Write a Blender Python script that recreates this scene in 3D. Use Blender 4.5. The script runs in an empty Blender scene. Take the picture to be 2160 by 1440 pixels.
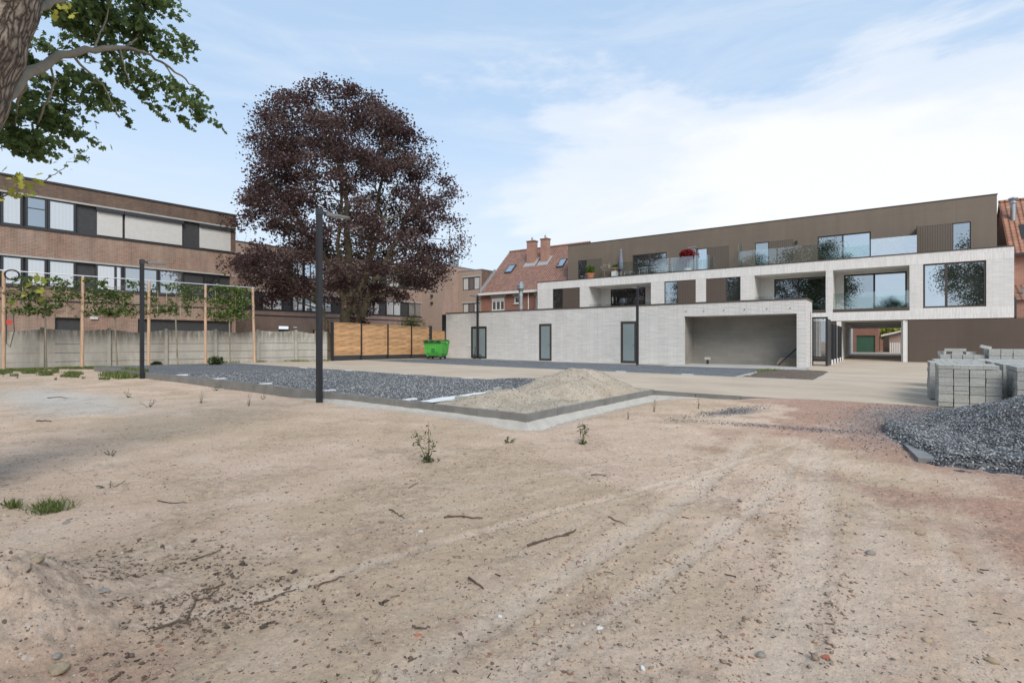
import bpy, math, random
import numpy as np
from mathutils import Vector
random.seed(7); rng = np.random.default_rng(11)
S = bpy.context.scene; COL = S.collection
# ------------------------------------------------------------------ site survey
# eye at the origin, X along the white facade, Y into the plot, metres
F = 1120.0; CC, SS = 1558/1918.8, 1120/1918.8
def ray(x, y):
    u = (x-1080)/F; v = (720-y)/F
    return (u*CC-SS, u*SS+CC, v)
def on_y(x, y, Y): r = ray(x, y); t = Y/r[1]; return (r[0]*t, Y, r[2]*t)
def at_d(x, y, D): r = ray(x, y); return (r[0]*D, r[1]*D, r[2]*D)
def on_z(x, y, z): r = ray(x, y); t = z/r[2]; return (r[0]*t, r[1]*t, z)
class Frame:
    "facade frame: a along the wall, d inward, z up"
    def __init__(s, O, U): s.O = Vector((O[0], O[1], 0)); s.U = Vector((U[0], U[1], 0)).normalized(); s.N = Vector((-s.U.y, s.U.x, 0)); s.zo = 0
    def w(s, a, d, z): p = s.O+s.U*a+s.N*d; return (p.x, p.y, z+s.zo)
    def px(s, x, y, d=0):
        r = Vector(ray(x, y)); o = s.O+s.N*d; n = s.N
        t = o.dot(n)/(r.x*n.x+r.y*n.y); p = r*t
        return (round((p-o).dot(s.U)*1.0, 3), round(p.z, 3))
    def a(s, x, d=0): return s.px(x, 720, d)[0]
WORLD = Frame((0, 0), (1, 0))
# ------------------------------------------------------------------ noise
def _h(i, j, s):
    n = (i*374761393+j*668265263+s*1442695041) & 0xffffffff
    n = ((n ^ (n >> 13))*1274126177) & 0xffffffff
    return ((n ^ (n >> 16)) & 0xffff)/65535.0
def vnoise(x, y, s=0):
    x = np.asarray(x, float); y = np.asarray(y, float)
    i = np.floor(x).astype(np.int64); j = np.floor(y).astype(np.int64)
    fx = x-i; fy = y-j; fx = fx*fx*(3-2*fx); fy = fy*fy*(3-2*fy)
    a = _h(i, j, s); b = _h(i+1, j, s); c = _h(i, j+1, s); d = _h(i+1, j+1, s)
    return (a*(1-fx)+b*fx)*(1-fy)+(c*(1-fx)+d*fx)*fy
def fbm(x, y, s=0, o=4):
    t = 0; amp = .5
    for k in range(o): t = t+amp*(vnoise(np.asarray(x)*2**k, np.asarray(y)*2**k, s+k)-.5); amp *= .5
    return t
# ------------------------------------------------------------------ mesh building
origin = {}
class MB:
    def __init__(s, fr=None): s.v = []; s.f = []; s.uv = []; s.fr = fr or WORLD; s.m = []; s.mi = 0; s.attr = None
    def _face(s, pts, uvs=None):
        b = len(s.v)
        s.v += [s.fr.w(*p) for p in pts]; s.f.append(list(range(b, b+len(pts)))); s.m.append(s.mi)
        if uvs is None:
            p0, p1, p2 = (Vector(p) for p in pts[:3]); n = (p1-p0).cross(p2-p0)
            ax = max(range(3), key=lambda k: abs(n[k]))
            if ax == 2: uvs = [(p[0], p[1]) for p in pts]
            elif ax == 1: uvs = [(p[0], p[2]) for p in pts]
            else: uvs = [(p[1], p[2]) for p in pts]
        s.uv.append(uvs)
    def quad(s, *pts): s._face(pts)
    def box(s, a0, a1, d0, d1, z0, z1):
        a0, a1 = sorted((a0, a1)); d0, d1 = sorted((d0, d1)); z0, z1 = sorted((z0, z1))
        s.quad((a0,d0,z0),(a1,d0,z0),(a1,d0,z1),(a0,d0,z1)); s.quad((a1,d1,z0),(a0,d1,z0),(a0,d1,z1),(a1,d1,z1))
        s.quad((a0,d1,z0),(a0,d0,z0),(a0,d0,z1),(a0,d1,z1)); s.quad((a1,d0,z0),(a1,d1,z0),(a1,d1,z1),(a1,d0,z1))
        s.quad((a0,d0,z1),(a1,d0,z1),(a1,d1,z1),(a0,d1,z1)); s.quad((a0,d1,z0),(a1,d1,z0),(a1,d0,z0),(a0,d0,z0))
        return s
    def hexa(s, b, t):
        "b, t: four corners bottom / top"
        s.quad(*b[::-1]); s.quad(*t)
        for k in range(4): j = (k+1) % 4; s.quad(b[k], b[j], t[j], t[k])
        return s
    def bar(s, p, q, w, h=None):
        h = h or w; p = Vector(p); q = Vector(q); d = (q-p).normalized()
        up = Vector((0, 0, 1)) if abs(d.z) < .9 else Vector((1, 0, 0))
        x = d.cross(up).normalized()*w/2; y = x.cross(d).normalized()*h/2
        s.hexa([tuple(p-x-y), tuple(p+x-y), tuple(p+x+y), tuple(p-x+y)], [tuple(q-x-y), tuple(q+x-y), tuple(q+x+y), tuple(q-x+y)])
        return s
    def tube(s, pts, rad, n=8, cap=True):
        pts = [Vector(p) for p in pts]
        if not hasattr(rad, '__len__'): rad = [rad]*len(pts)
        rings = []; b = len(s.v); L = 0
        ref = None
        for k, p in enumerate(pts):
            d = (pts[min(k+1, len(pts)-1)]-pts[max(k-1, 0)]).normalized()
            if ref is None: ref = d.cross(Vector((0, 0, 1)) if abs(d.z) < .9 else Vector((1, 0, 0))).normalized()
            ref = (ref-d*ref.dot(d)).normalized(); y = d.cross(ref)
            if k: L += (p-pts[k-1]).length
            rings.append(L)
            for i in range(n):
                t = 2*math.pi*i/n; s.v.append(s.fr.w(*(p+(ref*math.cos(t)+y*math.sin(t))*rad[k])))
        for k in range(len(pts)-1):
            for i in range(n):
                j = (i+1) % n
                s.f.append([b+k*n+i, b+k*n+j, b+(k+1)*n+j, b+(k+1)*n+i]); s.m.append(s.mi)
                u0 = i/n*6.28*rad[0]; u1 = (i+1)/n*6.28*rad[0]
                s.uv.append([(u0, rings[k]), (u1, rings[k]), (u1, rings[k+1]), (u0, rings[k+1])])
        if cap:
            for e in (0, len(pts)-1):
                ff = [b+e*n+i for i in range(n)]
                s.f.append(ff); s.m.append(s.mi); s.uv.append([(0, 0)]*n)
        return s
    def lathe(s, c, prof, n=16):
        b = len(s.v)
        for r, z in prof:
            for i in range(n):
                t = 2*math.pi*i/n; s.v.append(s.fr.w(c[0]+r*math.cos(t), c[1]+r*math.sin(t), c[2]+z))
        for k in range(len(prof)-1):
            for i in range(n):
                j = (i+1) % n; s.f.append([b+k*n+i, b+k*n+j, b+(k+1)*n+j, b+(k+1)*n+i]); s.m.append(s.mi)
                s.uv.append([(i/n, prof[k][1]), ((i+1)/n, prof[k][1]), ((i+1)/n, prof[k+1][1]), (i/n, prof[k+1][1])])
        return s
    def wall(s, a0, a1, z0, z1, holes=(), d=0, depth=.25, sides=True):
        "a wall face at depth d with rectangular openings (a0,a1,z0,z1[,reveal])"
        A = sorted({a0, a1, *[h[0] for h in holes], *[h[1] for h in holes]}); Z = sorted({z0, z1, *[h[2] for h in holes], *[h[3] for h in holes]})
        A = [a for a in A if a0 <= a <= a1]; Z = [z for z in Z if z0 <= z <= z1]
        for i in range(len(A)-1):
            for j in range(len(Z)-1):
                ca = (A[i]+A[i+1])/2; cz = (Z[j]+Z[j+1])/2
                if any(h[0] < ca < h[1] and h[2] < cz < h[3] for h in holes): continue
                s.quad((A[i],d,Z[j]),(A[i+1],d,Z[j]),(A[i+1],d,Z[j+1]),(A[i],d,Z[j+1]))
        for h in holes:
            r = d+(h[4] if len(h) > 4 else depth); h0, h1, y0, y1 = h[:4]
            s.quad((h0,d,y0),(h0,r,y0),(h0,r,y1),(h0,d,y1)); s.quad((h1,r,y0),(h1,d,y0),(h1,d,y1),(h1,r,y1))
            s.quad((h0,d,y0),(h1,d,y0),(h1,r,y0),(h0,r,y0)); s.quad((h0,r,y1),(h1,r,y1),(h1,d,y1),(h0,d,y1))
        if sides:
            r = d+depth
            s.quad((a0,r,z0),(a0,d,z0),(a0,d,z1),(a0,r,z1)); s.quad((a1,d,z0),(a1,r,z0),(a1,r,z1),(a1,d,z1))
            s.quad((a0,d,z1),(a1,d,z1),(a1,r,z1),(a0,r,z1)); s.quad((a0,r,z0),(a1,r,z0),(a1,d,z0),(a0,d,z0))
        return s
    def build(s, name, mat, parent=None, smooth=False):
        o3 = origin.get(parent.name if parent else None, (0, 0, 0))
        me = bpy.data.meshes.new(name)
        me.from_pydata([(v[0]-o3[0], v[1]-o3[1], v[2]-o3[2]) for v in s.v], [], s.f)
        uvl = me.uv_layers.new(name='UVMap')
        flat = np.array([c for u in s.uv for p in u for c in p], dtype=np.float32)
        uvl.data.foreach_set('uv', flat)
        mats = mat if isinstance(mat, (list, tuple)) else [mat]
        for m in mats: me.materials.append(m)
        if len(mats) > 1: me.polygons.foreach_set('material_index', s.m)
        if smooth: me.polygons.foreach_set('use_smooth', [True]*len(s.f))
        me.update()
        o = bpy.data.objects.new(name, me); COL.objects.link(o)
        if parent: o.parent = parent; origin[o.name] = o3
        return o
def empty(name, loc=(0, 0, 0)):
    o = bpy.data.objects.new(name, None); COL.objects.link(o); o.location = loc; o.empty_display_size = .2
    origin[o.name] = tuple(loc); return o
def tag(o, label=None, cat=None, group=None, kind=None):
    if label: o['label'] = label
    if cat: o['category'] = cat
    if group: o['group'] = group
    if kind: o['kind'] = kind
    return o
def thing(name, label, cat, loc=(0, 0, 0), group=None): return tag(empty(name, loc), label, cat, group)
def copy_tree(o, parent=None):
    c = o.copy(); COL.objects.link(c)
    if parent: c.parent = parent
    for ch in list(o.children): copy_tree(ch, c)
    return c
def np_mesh(name, V, Fc, k, mat, parent=None, attr=None, smooth=False):
    "V Nx3, Fc Mxk faces"
    o3 = origin.get(parent.name if parent else None, (0, 0, 0))
    me = bpy.data.meshes.new(name); me.vertices.add(len(V)); me.vertices.foreach_set('co', (np.asarray(V)-np.array(o3)).astype(np.float32).ravel())
    M = len(Fc); me.loops.add(M*k); me.loops.foreach_set('vertex_index', np.asarray(Fc, dtype=np.int32).ravel())
    me.polygons.add(M); me.polygons.foreach_set('loop_start', np.arange(0, M*k, k, dtype=np.int32))
    if attr is not None:
        for nm, arr in attr.items():
            if arr.ndim == 1: a = me.attributes.new(nm, 'FLOAT', 'POINT'); a.data.foreach_set('value', arr.astype(np.float32))
            else: a = me.attributes.new(nm, 'FLOAT_COLOR', 'POINT'); a.data.foreach_set('color', arr.astype(np.float32).ravel())
    me.update(calc_edges=True)
    if smooth: me.polygons.foreach_set('use_smooth', [True]*M)
    me.materials.append(mat)
    o = bpy.data.objects.new(name, me); COL.objects.link(o)
    if parent: o.parent = parent; origin[o.name] = o3
    return o
# ------------------------------------------------------------------ materials
class NT:
    def __init__(s, name):
        s.mat = bpy.data.materials.new(name); s.mat.use_nodes = True; s.t = s.mat.node_tree
        s.b = s.t.nodes['Principled BSDF']; s.out = s.t.nodes['Material Output']
    def n(s, typ, **k):
        o = s.t.nodes.new('ShaderNode'+typ)
        for a, b in k.items():
            if a in o.inputs.keys() if isinstance(a, str) and a[0].isupper() else False: o.inputs[a].default_value = b
            else: setattr(o, a, b)
        return o
    def l(s, a, b): s.t.links.new(a, b)
    def noise(s, vec, scale, detail=4, rough=.55, dist=0):
        o = s.n('TexNoise'); o.inputs['Scale'].default_value = scale; o.inputs['Detail'].default_value = detail
        o.inputs['Roughness'].default_value = rough; o.inputs['Distortion'].default_value = dist
        if vec: s.l(vec, o.inputs['Vector'])
        return o.outputs['Fac']
    def ramp(s, fac, stops):
        o = s.n('ValToRGB'); cr = o.color_ramp
        while len(cr.elements) > 1: cr.elements.remove(cr.elements[0])
        cr.elements[0].position = stops[0][0]; cr.elements[0].color = c4(stops[0][1])
        for p, c in stops[1:]: e = cr.elements.new(p); e.color = c4(c)
        s.l(fac, o.inputs[0]); return o.outputs[0]
    def mix(s, fac, a, b, mode='MIX'):
        o = s.n('MixRGB'); o.blend_type = mode
        for i, x in enumerate((fac, a, b)):
            if hasattr(x, 'is_linked') or hasattr(x, 'links'): s.l(x, o.inputs[i])
            else: o.inputs[i].default_value = x if i == 0 else c4(x)
        return o.outputs[0]
    def math(s, op, a, b=0, c=None, clamp=False):
        o = s.n('Math'); o.operation = op; o.use_clamp = clamp
        for i, x in enumerate((a, b) if c is None else (a, b, c)):
            if hasattr(x, 'links'): s.l(x, o.inputs[i])
            else: o.inputs[i].default_value = x
        return o.outputs[0]
    def bump(s, h, strength=.5, dist=.02, normal=None):
        o = s.n('Bump'); o.inputs['Strength'].default_value = strength; o.inputs['Distance'].default_value = dist
        s.l(h, o.inputs['Height'])
        if normal: s.l(normal, o.inputs['Normal'])
        s.l(o.outputs[0], s.b.inputs['Normal']); return o.outputs[0]
    def col(s, c):
        if hasattr(c, 'links'): s.l(c, s.b.inputs['Base Color'])
        else: s.b.inputs['Base Color'].default_value = c4(c)
    def obj(s): return s.n('TexCoord').outputs['Object']
    def geo(s): return s.n('NewGeometry').outputs['Position']
    def uv(s): return s.n('TexCoord').outputs['UV']
    def scaled(s, vec, sc):
        o = s.n('Mapping'); o.inputs['Scale'].default_value = sc; s.l(vec, o.inputs['Vector']); return o.outputs[0]
def c4(c):
    if not hasattr(c, '__len__'): return (c, c, c, 1)
    return tuple(c) if len(c) == 4 else (*c, 1)
def mul(c, k): return tuple(min(1, x*k) for x in c)
def plain(name, c, rough=.6, metal=0, var=.12, scale=6, bump=0, spec=.5):
    m = NT(name); m.b.inputs['Roughness'].default_value = rough; m.b.inputs['Metallic'].default_value = metal
    m.b.inputs['Specular IOR Level'].default_value = spec
    p = m.geo(); f = m.noise(p, scale, 5)
    m.col(m.ramp(f, [(.3, mul(c, 1-var)), (.7, mul(c, 1+var))]))
    if bump: m.bump(m.noise(p, scale*5, 4), bump, .01)
    return m.mat
def brick(name, c1, c2, mortar, bw=.22, bh=.065, ms=.01, stain=(.5, .5, .5), stainamt=.35, vert=False, bump=.5, sscale=.8, rough=.85, bumpd=.006, off=.5, row=0, streak=0):
    m = NT(name); uv = m.uv()
    if vert:
        mp = m.n('Mapping'); mp.inputs['Rotation'].default_value = (0, 0, math.pi/2); m.l(uv, mp.inputs['Vector']); v = mp.outputs[0]
    else: v = uv
    b = m.n('TexBrick'); m.l(v, b.inputs['Vector'])
    b.inputs['Color1'].default_value = c4(c1); b.inputs['Color2'].default_value = c4(c2); b.inputs['Mortar'].default_value = c4(mortar)
    b.inputs['Scale'].default_value = 1; b.inputs['Brick Width'].default_value = bw; b.inputs['Row Height'].default_value = bh
    b.inputs['Mortar Size'].default_value = ms; b.inputs['Mortar Smooth'].default_value = .3; b.inputs['Bias'].default_value = 0; b.offset = off
    g = m.geo(); f = m.noise(g, sscale, 6, .65)
    fine = m.noise(g, 25, 4)
    c = m.mix(m.ramp(f, [(.42, (0, 0, 0)), (.72, (stainamt,)*3)]), b.outputs['Color'], stain)
    c = m.mix(.5, c, m.ramp(fine, [(.3, (.72,)*3), (.7, (1.0,)*3)]), 'MULTIPLY')
    if row: c = m.mix(row, c, m.ramp(m.noise(m.scaled(v, (1.6, 15, 1)), 1.0, 3, .6), [(.32, (.55,)*3), (.6, (1.05,)*3)]), 'MULTIPLY')
    if streak: c = m.mix(streak, c, m.ramp(m.noise(m.scaled(uv, (2.2, .25, 1)), 1.0, 5, .65), [(.35, (.62,)*3), (.55, (1.0,)*3), (.8, (1.25, 1.22, 1.18))]), 'MULTIPLY')
    m.col(c); m.b.inputs['Roughness'].default_value = rough
    h = m.math('SUBTRACT', m.math('MULTIPLY', fine, .35), b.outputs['Fac'])
    m.bump(h, bump, bumpd)
    return m.mat
def glass_reflect(name, tint=(.03, .035, .04), refl=.45, under=None, gl=(.85, .92, .98), wob=0.0):
    "coated glazing: mirror-like coat over whatever is seen behind it (a dim room, or a curtain)"
    m = NT(name); t = m.t
    gls = m.n('BsdfGlossy'); gls.inputs['Color'].default_value = c4(gl); gls.inputs['Roughness'].default_value = .01
    if wob:
        bp = m.n('Bump'); bp.inputs['Strength'].default_value = wob; bp.inputs['Distance'].default_value = .02
        m.l(m.noise(m.geo(), 1.2, 1), bp.inputs['Height']); m.l(bp.outputs[0], gls.inputs['Normal'])
    if under == 'curtain':
        uv = m.uv(); w = m.n('TexWave'); w.bands_direction = 'X'; w.inputs['Scale'].default_value = 2.2; w.inputs['Distortion'].default_value = 2.5
        w.inputs['Detail'].default_value = 2; w.inputs['Detail Scale'].default_value = .4
        m.l(m.scaled(uv, (1, .12, 1)), w.inputs['Vector'])
        m.col(m.ramp(w.outputs['Fac'], [(0, mul(tint, .93)), (1, tint)]))
        m.b.inputs['Roughness'].default_value = .9
    else:
        m.col(m.ramp(m.noise(m.geo(), .8, 2), [(.35, mul(tint, .6)), (.65, mul(tint, 1.5))])); m.b.inputs['Roughness'].default_value = .7
        m.b.inputs['Specular IOR Level'].default_value = .1
    mx = m.n('MixShader'); mx.inputs[0].default_value = refl
    m.l(m.b.outputs[0], mx.inputs[1]); m.l(gls.outputs[0], mx.inputs[2]); m.l(mx.outputs[0], m.out.inputs[0])
    return m.mat
def glass_clear(name, refl=.2, tint=(.9, .95, .94), rough=.005):
    m = NT(name)
    gls = m.n('BsdfGlossy'); gls.inputs['Roughness'].default_value = rough; gls.inputs['Color'].default_value = (.95, .97, 1, 1)
    tr = m.n('BsdfTransparent'); tr.inputs['Color'].default_value = c4(tint)
    mx = m.n('MixShader'); mx.inputs[0].default_value = refl
    m.l(tr.outputs[0], mx.inputs[1]); m.l(gls.outputs[0], mx.inputs[2]); m.l(mx.outputs[0], m.out.inputs[0])
    return m.mat
def leafmat(name, cols, trans=.35, rough=.55):
    m = NT(name); a = m.n('Attribute'); a.attribute_name = 'var'
    n = len(cols); c = m.ramp(a.outputs['Fac'], [(i/(n-1), cols[i]) for i in range(n)])
    m.col(c); m.b.inputs['Roughness'].default_value = rough; m.b.inputs['Specular IOR Level'].default_value = .3
    tl = m.n('BsdfTranslucent'); m.l(c, tl.inputs['Color'])
    mx = m.n('MixShader'); mx.inputs[0].default_value = trans
    m.l(m.b.outputs[0], mx.inputs[1]); m.l(tl.outputs[0], mx.inputs[2]); m.l(mx.outputs[0], m.out.inputs[0])
    return m.mat
def ribbed(name, c, pitch=.07, rough=.6, axis=0, strength=.8, gap=.25):
    m = NT(name); uv = m.uv(); sx = m.n('SeparateXYZ'); m.l(uv, sx.inputs[0])
    f = m.math('FRACT', m.math('DIVIDE', sx.outputs[axis], pitch))
    g = m.math('LESS_THAN', f, gap)
    h = m.math('SUBTRACT', 1, g)
    nz = m.noise(m.geo(), 5, 4)
    m.col(m.mix(g, m.ramp(nz, [(.3, mul(c, .95)), (.7, mul(c, 1.04))]), mul(c, .6)))
    m.b.inputs['Roughness'].default_value = rough; m.bump(h, strength, .01); return m.mat
def stone(name, dark, light, scale=60, white=.1, bump=1.0, rough=.8, bd=.02):
    m = NT(name); p = m.geo(); v = m.n('TexVoronoi'); v.inputs['Scale'].default_value = scale; m.l(p, v.inputs['Vector'])
    sp = m.n('SeparateColor'); m.l(v.outputs['Color'], sp.inputs[0])
    c = m.ramp(sp.outputs[0], [(0, dark), (.45, mul(dark, 1.9)), (.8, light), (1-white*.5, mul(light, 1.4)), (1, (.6, .6, .58))])
    big = m.noise(p, .9, 5)
    c = m.mix(.6, c, m.ramp(big, [(.3, (.75,)*3), (.7, (1.1,)*3)]), 'MULTIPLY')
    m.col(c); m.b.inputs['Roughness'].default_value = rough
    m.bump(m.math('ADD', m.math('MULTIPLY', v.outputs['Distance'], -1), m.math('MULTIPLY', sp.outputs[1], .6)), bump, bd); return m.mat
def tiles(name, c1, c2, w=.24, h=.33):
    m = NT(name); uv = m.uv(); b = m.n('TexBrick'); m.l(uv, b.inputs['Vector'])
    b.inputs['Color1'].default_value = c4(c1); b.inputs['Color2'].default_value = c4(c2); b.inputs['Mortar'].default_value = c4(mul(c1, .3))
    b.inputs['Scale'].default_value = 1; b.inputs['Brick Width'].default_value = w; b.inputs['Row Height'].default_value = h; b.inputs['Mortar Size'].default_value = .018
    b.inputs['Mortar Smooth'].default_value = .6; b.offset = 0
    sx = m.n('SeparateXYZ'); m.l(uv, sx.inputs[0])
    fy = m.math('FRACT', m.math('DIVIDE', sx.outputs[1], h)); wx = m.math('SINE', m.math('MULTIPLY', sx.outputs[0], 2*math.pi/w))
    hh = m.math('ADD', m.math('MULTIPLY', m.math('SUBTRACT', 1, fy), 1.0), m.math('MULTIPLY', wx, .5))
    g = m.geo(); c = m.mix(m.ramp(m.noise(g, 1.3, 6, .7), [(.45, (0,)*3), (.75, (.5,)*3)]), b.outputs['Color'], (.12, .09, .075))
    m.col(c); m.b.inputs['Roughness'].default_value = .8; m.bump(hh, .9, .05); return m.mat

M = {}
M['white_brick'] = brick('white_brick', (.80, .775, .735), (.73, .705, .67), (.50, .48, .45), bw=.5, bh=.062, ms=.007, stain=(.66, .64, .61), stainamt=.25, off=.37, row=.2, streak=.15, bump=.7, bumpd=.01, sscale=1.5)
M['white_brick_upright'] = brick('white_brick_upright', (.82, .795, .755), (.72, .70, .67), (.55, .525, .495), bw=.5, bh=.066, ms=.006, stain=(.66, .64, .61), stainamt=.22, off=.2, row=.2, streak=.12, vert=True, bump=.6, bumpd=.008, sscale=1.5)
M['garage_brick'] = brick('pale_grey_brick', (.77, .745, .705), (.69, .665, .63), (.43, .41, .385), bw=.5, bh=.062, ms=.009, stain=(.5, .48, .455), stainamt=.3, off=.37, row=.28, streak=.15, bump=.6, bumpd=.012, sscale=1.1)
M['plaster'] = plain('white_render', (.66, .64, .605), .85, var=.05, scale=1.5)
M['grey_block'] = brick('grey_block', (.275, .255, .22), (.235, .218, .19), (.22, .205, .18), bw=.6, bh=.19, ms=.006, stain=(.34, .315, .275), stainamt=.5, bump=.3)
def bronze(name, c, flat=.07):
    m = NT(name); p = m.geo(); m.b.inputs['Roughness'].default_value = .62
    f = m.noise(p, .35, 3); c1 = m.ramp(f, [(.35, mul(c, 1-flat)), (.65, mul(c, 1+flat))])
    uv = m.uv(); b = m.n('TexBrick'); m.l(uv, b.inputs['Vector']); b.inputs['Brick Width'].default_value = 3.05; b.inputs['Row Height'].default_value = 8
    b.inputs['Scale'].default_value = 1; b.inputs['Mortar Size'].default_value = .007; b.offset = 0
    c1 = m.mix(.5, c1, m.ramp(m.noise(m.scaled(uv, (3, .2, 1)), 1.0, 4, .6), [(.35, (.9,)*3), (.65, (1.06,)*3)]), 'MULTIPLY'); m.col(m.mix(b.outputs['Fac'], c1, mul(c, .72))); m.bump(m.math('SUBTRACT', 1, b.outputs['Fac']), .3, .005); return m.mat
M['bronze'] = bronze('bronze_panel', (.155, .122, .09))
M['bronze_dark'] = bronze('dark_brown_panel', (.088, .062, .046), .1)
M['bronze_trim'] = plain('bronze_trim', (.07, .054, .042), .5, var=.05)
M['slat_brown'] = ribbed('brown_slat_shutter', (.105, .075, .058), .12)
M['slat_bronze'] = ribbed('bronze_slat_shutter', (.12, .095, .072), .12)
M['frame_dark'] = plain('dark_window_frame', (.022, .021, .021), .45, var=.05)
M['frame_brown'] = plain('brown_window_frame', (.05, .04, .033), .45, var=.05)
M['anthracite'] = plain('anthracite_metal', (.035, .037, .04), .5, var=.08)
M['black_metal'] = plain('black_powder_coat', (.02, .02, .022), .42, var=.1)
M['panel_dark'] = plain('dark_facade_panel', (.045, .045, .046), .6, var=.15)
M['glass_room'] = glass_reflect('coated_glass', (.03, .036, .03), .46)
M['glass_mirror'] = glass_reflect('bright_coated_glass', (.06, .07, .07), .66)
M['glass_dim'] = glass_reflect('dim_glass', (.03, .033, .032), .38)
M['curtain_glass'] = glass_reflect('glass_over_curtain', (.55, .55, .53), .3, 'curtain')
M['curtain_dim'] = glass_reflect('glass_over_dim_curtain', (.16, .16, .155), .42, 'curtain')
M['frosted'] = plain('frosted_glass', (.20, .245, .25), .35, var=.06, scale=1)
M['balustrade'] = glass_clear('balustrade_glass', .12)
M['screen_glass'] = glass_clear('screen_glass', .3, (.72, .76, .76))
M['shutter'] = ribbed('pale_roller_shutter', (.62, .605, .57), .05, axis=1, strength=.4, gap=.15)
M['old_brick'] = brick('brown_red_brick', (.34, .185, .125), (.23, .122, .085), (.38, .31, .25), bw=.215, bh=.068, ms=.011, stain=(.42, .34, .27), stainamt=.6, sscale=.7, streak=.6)
M['dark_brick'] = brick('weathered_parapet_brick', (.20, .125, .088), (.14, .09, .065), (.18, .135, .105), bw=.215, bh=.068, ms=.009, stain=(.09, .07, .058), stainamt=.6, sscale=.7, streak=.6)
M['pink_brick'] = brick('pink_brick', (.40, .25, .185), (.32, .20, .15), (.33, .28, .245), bw=.21, bh=.068, ms=.01, stain=(.46, .36, .29), stainamt=.45, streak=.4)
M['tan_brick'] = brick('tan_brick', (.40, .285, .215), (.34, .24, .185), (.36, .3, .25), bw=.21, bh=.068, ms=.01, stain=(.3, .22, .18), stainamt=.4)
M['red_brick'] = brick('red_brick', (.30, .115, .07), (.22, .085, .055), (.26, .2, .17), bw=.21, bh=.068, ms=.009, stain=(.15, .08, .06), stainamt=.4)
M['orange_brick'] = brick('orange_brick', (.42, .2, .13), (.34, .15, .1), (.4, .32, .27), bw=.21, bh=.068, ms=.009, stain=(.2, .1, .08), stainamt=.4)
M['tiles'] = tiles('clay_roof_tiles', (.31, .16, .11), (.21, .11, .08))
M['tiles_orange'] = tiles('orange_roof_tiles', (.38, .18, .11), (.27, .12, .075))
M['concrete'] = plain('pale_concrete', (.40, .385, .355), .9, var=.12, scale=2.5, bump=.3)
M['kerb'] = plain('grey_kerb_concrete', (.19, .183, .168), .9, var=.18, scale=3, bump=.3)
M['white_trim'] = plain('white_trim', (.62, .61, .59), .6, var=.05)
M['white_mark'] = plain('white_plastic', (.72, .72, .7), .6, var=.05)
M['lead'] = plain('lead_flashing', (.3, .31, .32), .5, var=.15)
M['zinc'] = plain('zinc', (.36, .38, .39), .4, .6, var=.1)
M['roofing'] = plain('roof_membrane', (.05, .05, .05), .9)
M['green_door'] = plain('green_garage_door', (.03, .085, .05), .6, var=.1)
M['bin_green'] = plain('bright_green_plastic', (.085, .40, .06), .5, var=.2, scale=2)
M['rubber'] = plain('black_rubber', (.02, .02, .02), .7)
M['paver'] = plain('grey_concrete_block', (.36, .362, .33), .9, var=.2, scale=7, bump=.5)
M['terracotta'] = plain('terracotta', (.45, .19, .1), .8)
M['paras'] = plain('blue_grey_parasol', (.17, .19, .25), .8)
M['alu'] = plain('aluminium', (.55, .56, .57), .4, .4)
M['duct'] = plain('grey_duct', (.2, .21, .225), .5)
M['dirt'] = plain('dark_topsoil', (.115, .082, .058), .95, var=.4, scale=9, bump=.8)
M['cloth_red'] = plain('red_plastic', (.5, .05, .04), .5)
def concrete_wall():
    m = NT('weathered_concrete_panel'); p = m.geo(); uv = m.uv()
    a = m.noise(p, 1.1, 7, .7); b = m.noise(m.scaled(p, (6, 6, .9)), 1.3, 5, .7)
    c = m.ramp(a, [(.3, (.33, .305, .26)), (.55, (.41, .385, .335)), (.75, (.47, .445, .40))])
    sx = m.n('SeparateXYZ'); m.l(uv, sx.inputs[0])
    top = m.math('MULTIPLY', m.math('MULTIPLY', m.math('ADD', sx.outputs[1], .12), 1.6, clamp=True), 1)
    st = m.math('MULTIPLY', m.ramp(b, [(.36, (0,)*3), (.58, (1,)*3)]), m.math('ADD', top, .2, clamp=True))
    c = m.mix(m.math('MULTIPLY', st, .9), c, (.15, .135, .105)); m.col(c); m.b.inputs['Roughness'].default_value = .95
    m.bump(m.noise(p, 22, 5), .4, .01); return m.mat
M['wall_concrete'] = concrete_wall()
def woodm(name, c1, c2, axis='X', sc=1):
    m = NT(name); uv = m.uv(); v = m.scaled(uv, (1.2*sc, 14*sc, 1) if axis == 'X' else (14*sc, 1.2*sc, 1))
    f = m.noise(v, 2.2, 6, .65, .6); g = m.noise(m.geo(), 1.9, 3)
    c = m.ramp(f, [(.28, c1), (.7, c2)]); c = m.mix(.45, c, m.ramp(g, [(.3, (.7, .68, .64)), (.7, (1.15, 1.1, 1.05))]), 'MULTIPLY')
    if axis == 'X':
        wn_ = m.n('TexWhiteNoise'); sn = m.n('VectorMath'); sn.operation = 'SNAP'; m.l(uv, sn.inputs[0]); sn.inputs[1].default_value = (1.93, .128, 1); m.l(sn.outputs[0], wn_.inputs[0])
        c = m.mix(.6, c, m.ramp(wn_.outputs['Value'], [(0, (.62, .6, .58)), (1, (1.12, 1.1, 1.08))]), 'MULTIPLY')
    m.col(c); m.b.inputs['Roughness'].default_value = .7; m.bump(f, .3, .004); return m.mat
M['fence_wood'] = woodm('honey_pine', (.46, .25, .115), (.70, .43, .22))
M['post_wood'] = woodm('orange_brown_post', (.40, .25, .155), (.60, .42, .29), 'Y')
M['bamboo'] = plain('bamboo', (.5, .42, .28), .7)
M['bark_dark'] = plain('mossy_bark', (.13, .105, .065), .95, var=.45, scale=3, bump=.8)
M['bark_pale'] = plain('pale_bark', (.24, .205, .15), .95, var=.3, scale=3, bump=.6)
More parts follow.
